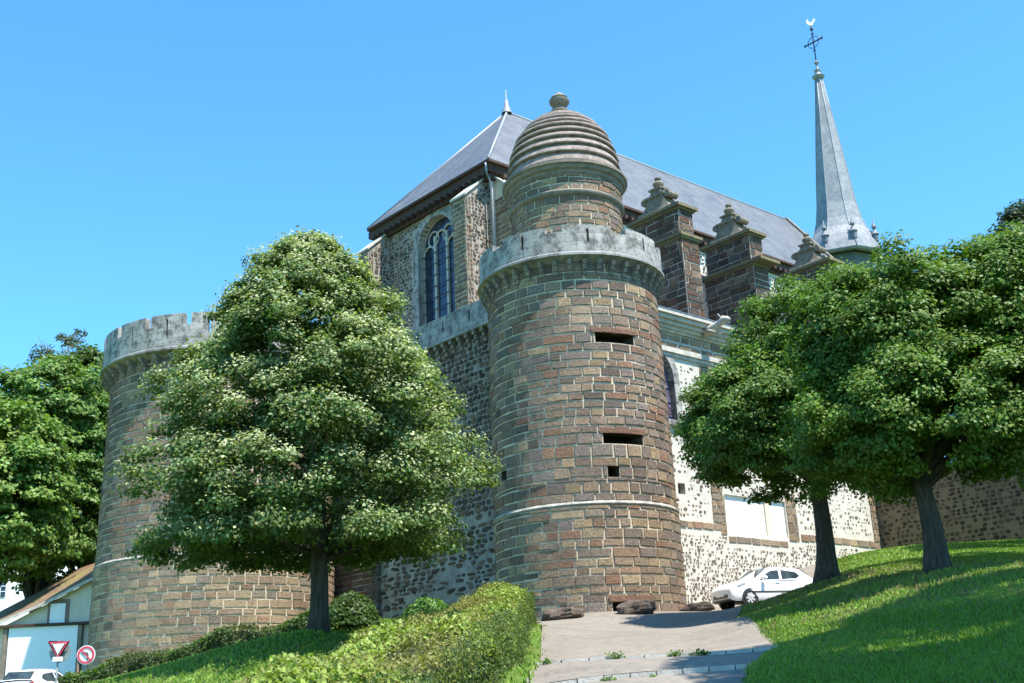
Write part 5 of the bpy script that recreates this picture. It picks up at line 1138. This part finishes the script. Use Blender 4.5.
# ================================================================== TREES
Yt = 25.; bx = atY(318, 628, Yt); 
def tree_linden():
    """crown built from stacked whorls following the egg-shaped outline"""
    base = (bx[0], Yt, g1(bx[0], Yt)); c = atY(312, 480, Yt)
    zb, zt = 5.1, 12.2; lv = [(0.0, 2.9), (.1, 3.95), (.22, 4.25), (.36, 4.1), (.5, 3.65), (.64, 3.0), (.78, 2.3), (.9, 1.5), (1.0, .5)]
    R = np.random.default_rng(77); root = thing('linden_tree', base, 'egg-shaped linden in pale blossom, on the lawn in front of the rampart', 'tree')
    zg = base[2]; cx_, cy_ = bx[0]-.28, Yt; mb = MB(); PR_ = random.Random(5)
    pts = [(bx[0]+.03*sin(i), Yt, zg-.15+(zt-1.5-zg)*i/12) for i in range(13)]
    mb.tube(pts, [.27, .20, .185, .18, .17, .16, .14, .12, .10, .085, .065, .05, .03], 14)
    for k in range(46):
        f = PR_.uniform(.0, .85); z0 = zb-.3+(zt-zb)*f*.75; w = PR_.uniform(0, 2*pi); r = float(np.interp(f+.08, [a for a, _ in lv], [b for _, b in lv]))*.85
        limb(mb, (bx[0], Yt, z0), (cx_+cos(w)*r, cy_+sin(w)*r, z0+.25+r*.35), .07*(1.1-f), .01, PR_, 4, seg=7)
    mb.build('trunk', M_BARK, root, True)
    CP, CD, CR = [], [], []
    for k in range(980):
        f = R.random()**.85*.99; rad = float(np.interp(f, [a for a, _ in lv], [b for _, b in lv])); w = R.uniform(0, 2*pi)
        tier = .94+.02*sin(f*27+2*w)+.07*sin(w*3+f*9)+.05*sin(w*5-f*14)+R.normal()*.03
        rr = rad*.96*tier*(R.uniform(.3, 1.0)**.5)-.2; CP.append((cx_+cos(w)*rr+(.12 if f < .5 else 0), cy_+sin(w)*rr, zb+.2+(zt-zb)*f-.1*rr*(1-f))); CD.append((cos(w)*.8, sin(w)*.8, .2+f)); CR.append(R.uniform(.36, .62)*(1-.35*f))
    # underside skirt
    for k in range(70):
        w = R.uniform(0, 2*pi); rr = R.uniform(.3, 1)**.5*3.6; CP.append((cx_+cos(w)*rr, cy_+sin(w)*rr, zb+.05+.35*(1-rr/3.8)+R.uniform(-.1, .25))); CD.append((cos(w)*.5, sin(w)*.5, 0)); CR.append(R.uniform(.35, .5))
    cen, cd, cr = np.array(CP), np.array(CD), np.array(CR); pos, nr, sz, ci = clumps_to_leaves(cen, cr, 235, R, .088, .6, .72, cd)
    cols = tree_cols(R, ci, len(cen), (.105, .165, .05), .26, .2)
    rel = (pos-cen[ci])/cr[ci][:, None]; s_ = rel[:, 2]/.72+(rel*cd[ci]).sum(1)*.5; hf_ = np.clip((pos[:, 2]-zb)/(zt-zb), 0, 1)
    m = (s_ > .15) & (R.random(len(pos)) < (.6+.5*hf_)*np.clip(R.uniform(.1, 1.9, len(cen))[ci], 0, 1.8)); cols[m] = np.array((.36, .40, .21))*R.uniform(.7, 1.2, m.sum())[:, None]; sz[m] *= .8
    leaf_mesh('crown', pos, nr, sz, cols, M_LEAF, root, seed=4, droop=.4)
tree_linden()
LG = 'lime trees on the right bank'
def bs(px, py, Y): p = atY(px, py, Y); return (p[0], Y, g1(p[0], Y)-.05)
b2 = bs(828, 580, 35.)
make_tree('lime_tree', 'smaller lime tree leaning over the white car, nearest to the church', b2, .29, [(atY(790, 425, 34.5), (3.1, 3.0, 2.5), 1), (atY(815, 350, 35), (2.7, 2.4, 2.1), .6), (atY(745, 430, 34), (1.7, 2, 1.9), .35)], 3.0, .108, 600, 270, (.088, .165, .026), 31, lean=(.05, -.1), group=LG, bottom=-.55, nlimb=3, clr=(.4, .65))
b3 = bs(940, 574, 27.)
make_tree('lime_tree', 'large dark lime tree with forked trunk at the right edge of the lawn', b3, .26, [(atY(895, 335, 27.5), (2.4, 2.7, 2.1), .9), (atY(995, 330, 27.5), (2.7, 3, 2.3), 1), (atY(930, 418, 27), (3.3, 3., 1.8), 1.0), (atY(870, 420, 27.5), (1.6, 1.8, 1.5), .35), (atY(1075, 365, 27), (2.6, 2.8, 2.9), .7)], 2.2, .098, 1200, 270, (.095, .175, .027), 37, lean=(-.1, 0), group=LG, bottom=-.6, nlimb=2, limb_r=.34, clr=(.38, .62), flare=1.5)
b4 = (18.2, 32.5, g1(18.2, 32.5)-.05); make_tree('lime_tree', 'lime tree whose lower boughs hang in from the right, before the garden wall', b4, .34, [((17.6, 33, b4[2]+6.2), (3.9, 3.6, 2.6), 1), ((15.6, 38, b4[2]+7.8), (3.4, 3.4, 2.0), .7), ((17.2, 33, b4[2]+3.9), (3.3, 3, 1.2), .4)], 2.6, .11, 640, 240, (.085, .15, .026), 39, group=LG, nlimb=3, bottom=-.6, clr=(.4, .65))
# trees behind the garden wall and off to the right of the picture
make_tree('dark_tree', 'dark blue-green tree rising behind the lime at the right edge', bs(1075, 560, 44), .4, [(atY(1065, 275, 44), (3.2, 3, 3.6), 1)], 4, .17, 170, 150, (.035, .06, .03), 41, bottom=-.8, clr=(.5, .9))
make_tree('pale_green_tree', 'light green bushy tree seen just over the garden wall', bs(1000, 470, 60), .3, [(atY(1010, 415, 60), (6, 3, 2.4), 1)], 3, .2, 150, 150, (.10, .17, .04), 43, bottom=-.9, clr=(.5, .9))
make_tree('street_tree', 'tall green tree behind the others at the left edge', bs(22, 640, 66), .42, [(atY(30, 490, 66), (4.4, 4, 5.3), 1), (atY(48, 410, 67), (3.6, 3.5, 3.2), .5)], 4, .25, 420, 170, (.11, .20, .042), 47, bottom=-.7, clr=(.6, 1.1), lean=(.6, 0), group='trees left of the broad tower')
make_tree('street_tree', 'bright green tree crown cut off by the left edge of the picture', bs(-20, 640, 60), .4, [(atY(-14, 495, 60), (4.2, 4, 5.3), 1)], 4, .25, 300, 170, (.13, .225, .045), 48, bottom=-.7, clr=(.6, 1.1), group='trees left of the broad tower')
make_tree('street_tree', 'darker tree touching the side of the broad tower', bs(92, 640, 70), .42, [(atY(86, 500, 70), (3.6, 4, 5.6), 1), (atY(92, 400, 71), (2.6, 2.6, 3.4), .5)], 3, .25, 380, 170, (.075, .135, .034), 49, bottom=-.8, clr=(.6, 1.1), group='trees left of the broad tower')
make_tree('sparse_tree', 'thin sparse treetop poking above the left trees', bs(66, 640, 78), .25, [(atY(64, 362, 78), (2.1, 2.0, 2.6), 1)], 13, .2, 34, 90, (.07, .09, .05), 50, bottom=-.8, clr=(.4, .9), notch=.3)
for (x, y, rr, lab, sd_) in ((10.2, 12.6, 3.9, 'tall lime tree just right of the camera, shading the near lawn', 53), (13.6, 16.3, 3.8, 'tall lime tree beyond the first one right of the picture', 54), (8.4, 9.0, 3.0, 'tall lime tree nearest to the camera, out of the picture', 55)):
    zg = g1(x, y); make_tree('tall_lime_tree', lab, (x+.6, y-.6, zg), .3, [((x, y, zg+12.6), (rr, rr, 1.9), 1)], 9, .16, 300, 170, (.06, .11, .022), sd_, group='tall lime trees right of the path')

# ================================================================== GRASS
def grass(name, label, n, xr, yr, seed, region, hmin=.035, hmax=.085):
    R = np.random.default_rng(seed); y = yr[0]*(yr[1]/yr[0])**R.random(n*3); x = R.uniform(-1, 1, n*3)*(y*.62)+.0
    ok = region(x, y); x, y = x[ok][:n], y[ok][:n]; k = len(x); z = gz(x, y)
    h = R.uniform(hmin, hmax, k)*(1+.35*np.sin(x*1.7)*np.sin(y*1.1)); w = .006+.0011*y; a = R.uniform(0, 2*pi, k); ln = R.normal(size=(k, 2))*.45
    P0 = np.stack([x-w*np.cos(a), y-w*np.sin(a), z-.01], 1); P1 = np.stack([x+w*np.cos(a), y+w*np.sin(a), z-.01], 1); P2 = np.stack([x+ln[:, 0]*h, y+ln[:, 1]*h, z+h*1.0], 1)
    V = np.stack([P0, P1, P2], 1).reshape(-1, 3); me = bpy.data.meshes.new(name); me.vertices.add(3*k); me.vertices.foreach_set('co', V.astype('f').ravel()); me.loops.add(3*k); me.loops.foreach_set('vertex_index', np.arange(3*k, dtype='i')); me.polygons.add(k); me.polygons.foreach_set('loop_start', (np.arange(k)*3).astype('i')); me.polygons.foreach_set('loop_total', np.full(k, 3, 'i')); me.update(calc_edges=True); me.materials.append(M_GRASSB)
    ca = me.color_attributes.new('Col', 'FLOAT_COLOR', 'POINT'); c = np.ones((k, 3, 4), 'f'); f = (.5+.5*np.sin(x*.9+1.3*np.sin(y*.6)))[:, None]
    b = (np.array([(.14, .24, .03)])*(1-f)+np.array([(.20, .30, .05)])*f)*R.uniform(.7, 1.3, k)[:, None]; dm = np.sin(x*1.31+2*np.sin(y*.77))*np.sin(y*1.13+1.7*np.sin(x*.9))+.5*np.sin(x*3.7)*np.sin(y*3.1); near = np.exp(-((x-10)**2/18+(y-29)**2/50))+np.exp(-((x-9)**2/9+(y-36)**2/12)); dry = R.random(k) < .05+.30*np.clip(dm*1.2, 0, 1)*(.35+near)+.35*near; b[dry] = np.array((.23, .19, .09))*R.uniform(.6, 1.2, dry.sum())[:, None]; thin = (R.random(k) < .45*np.clip(near+.4*np.clip(dm, 0, 1)-.1, 0, 1)); h = np.where(thin, .004, 1); V2 = V.reshape(k, 3, 3).copy(); V2[:, 2, 2] = z+(V2[:, 2, 2]-z)*h; me.vertices.foreach_set('co', V2.astype('f').ravel()); c[:, :, :3] = b[:, None, :]; ca.data.foreach_set('color', c.ravel())
    o = bpy.data.objects.new(name, me); C.objects.link(o); tag(o, label, 'grass', None, 'stuff'); return o
def inside_hedge(x, y):
    yy = np.array([p[1] for p in hf])[::-1]; fx = np.array([p[0] for p in hf])[::-1]; bxx = np.array([p[0] for p in hb])[::-1]
    return (x > np.interp(y, yy, bxx)) & (x < np.interp(y, yy, fx)) & (y < 36)
def hb_x(y): return np.interp(y, np.array([p[1] for p in hb])[::-1], np.array([p[0] for p in hb])[::-1])
grass('lawn_grass', 'short bright green grass of the left lawn sloping down from the linden', 90000, (13, 36), (13, 36), 1, lambda x, y: (x < hb_x(y)) & (x > -16))
grass('lawn_grass', 'grass of the steep right bank, half in tree shade', 170000, (8, 52), (9, 52), 2, lambda x, y: (x > path_r(y)-.06) & (x < 26))
grass('verge_grass', 'narrow strip of longer grass between the hedge and the path', 14000, (10, 39), (10, 39), 3, lambda x, y: (x > np.interp(y, [10, 16.5, 24, 32, 36, 39], [-1.7, -.55, -.2, .05, .25, -.4])) & (x < path_l(y)+.12) & ~inside_hedge(x, y), .05, .11)
# weeds in the kerb joints
R_ = np.random.default_rng(8)
for i in range(8):
    kf = K1 if i < 5 else K2; f = R_.uniform(.06, .95); x = lerp_x(f, 18.5 if i < 5 else 16.6); y = kf(x)-.22-.02*i % .05; z = g1(x, y)+(.0 if i < 5 else -.1); root = None; n = 70; r = R_.uniform(.03, .07)
    pos = np.array([x, y, z+.02])+np.abs(R_.normal(size=(n, 3)))*np.array([0, 0, r*.6])+R_.normal(size=(n, 3))*np.array([r*.9, .02, .01]); nr = R_.normal(size=(n, 3))*.6+np.array([0, -.3, .5])
    o = leaf_mesh('weed_tuft', pos, nr, .04*R_.uniform(.6, 1.4, n), np.array([(.10, .18, .03)])*R_.uniform(.6, 1.4, n)[:, None], M_LEAF); tag(o, 'small green weed tuft growing along the %s stone kerb of the path' % ('upper' if i < 5 else 'lower'), 'weed', 'weeds along the %s kerb' % ('upper' if i < 5 else 'lower'))
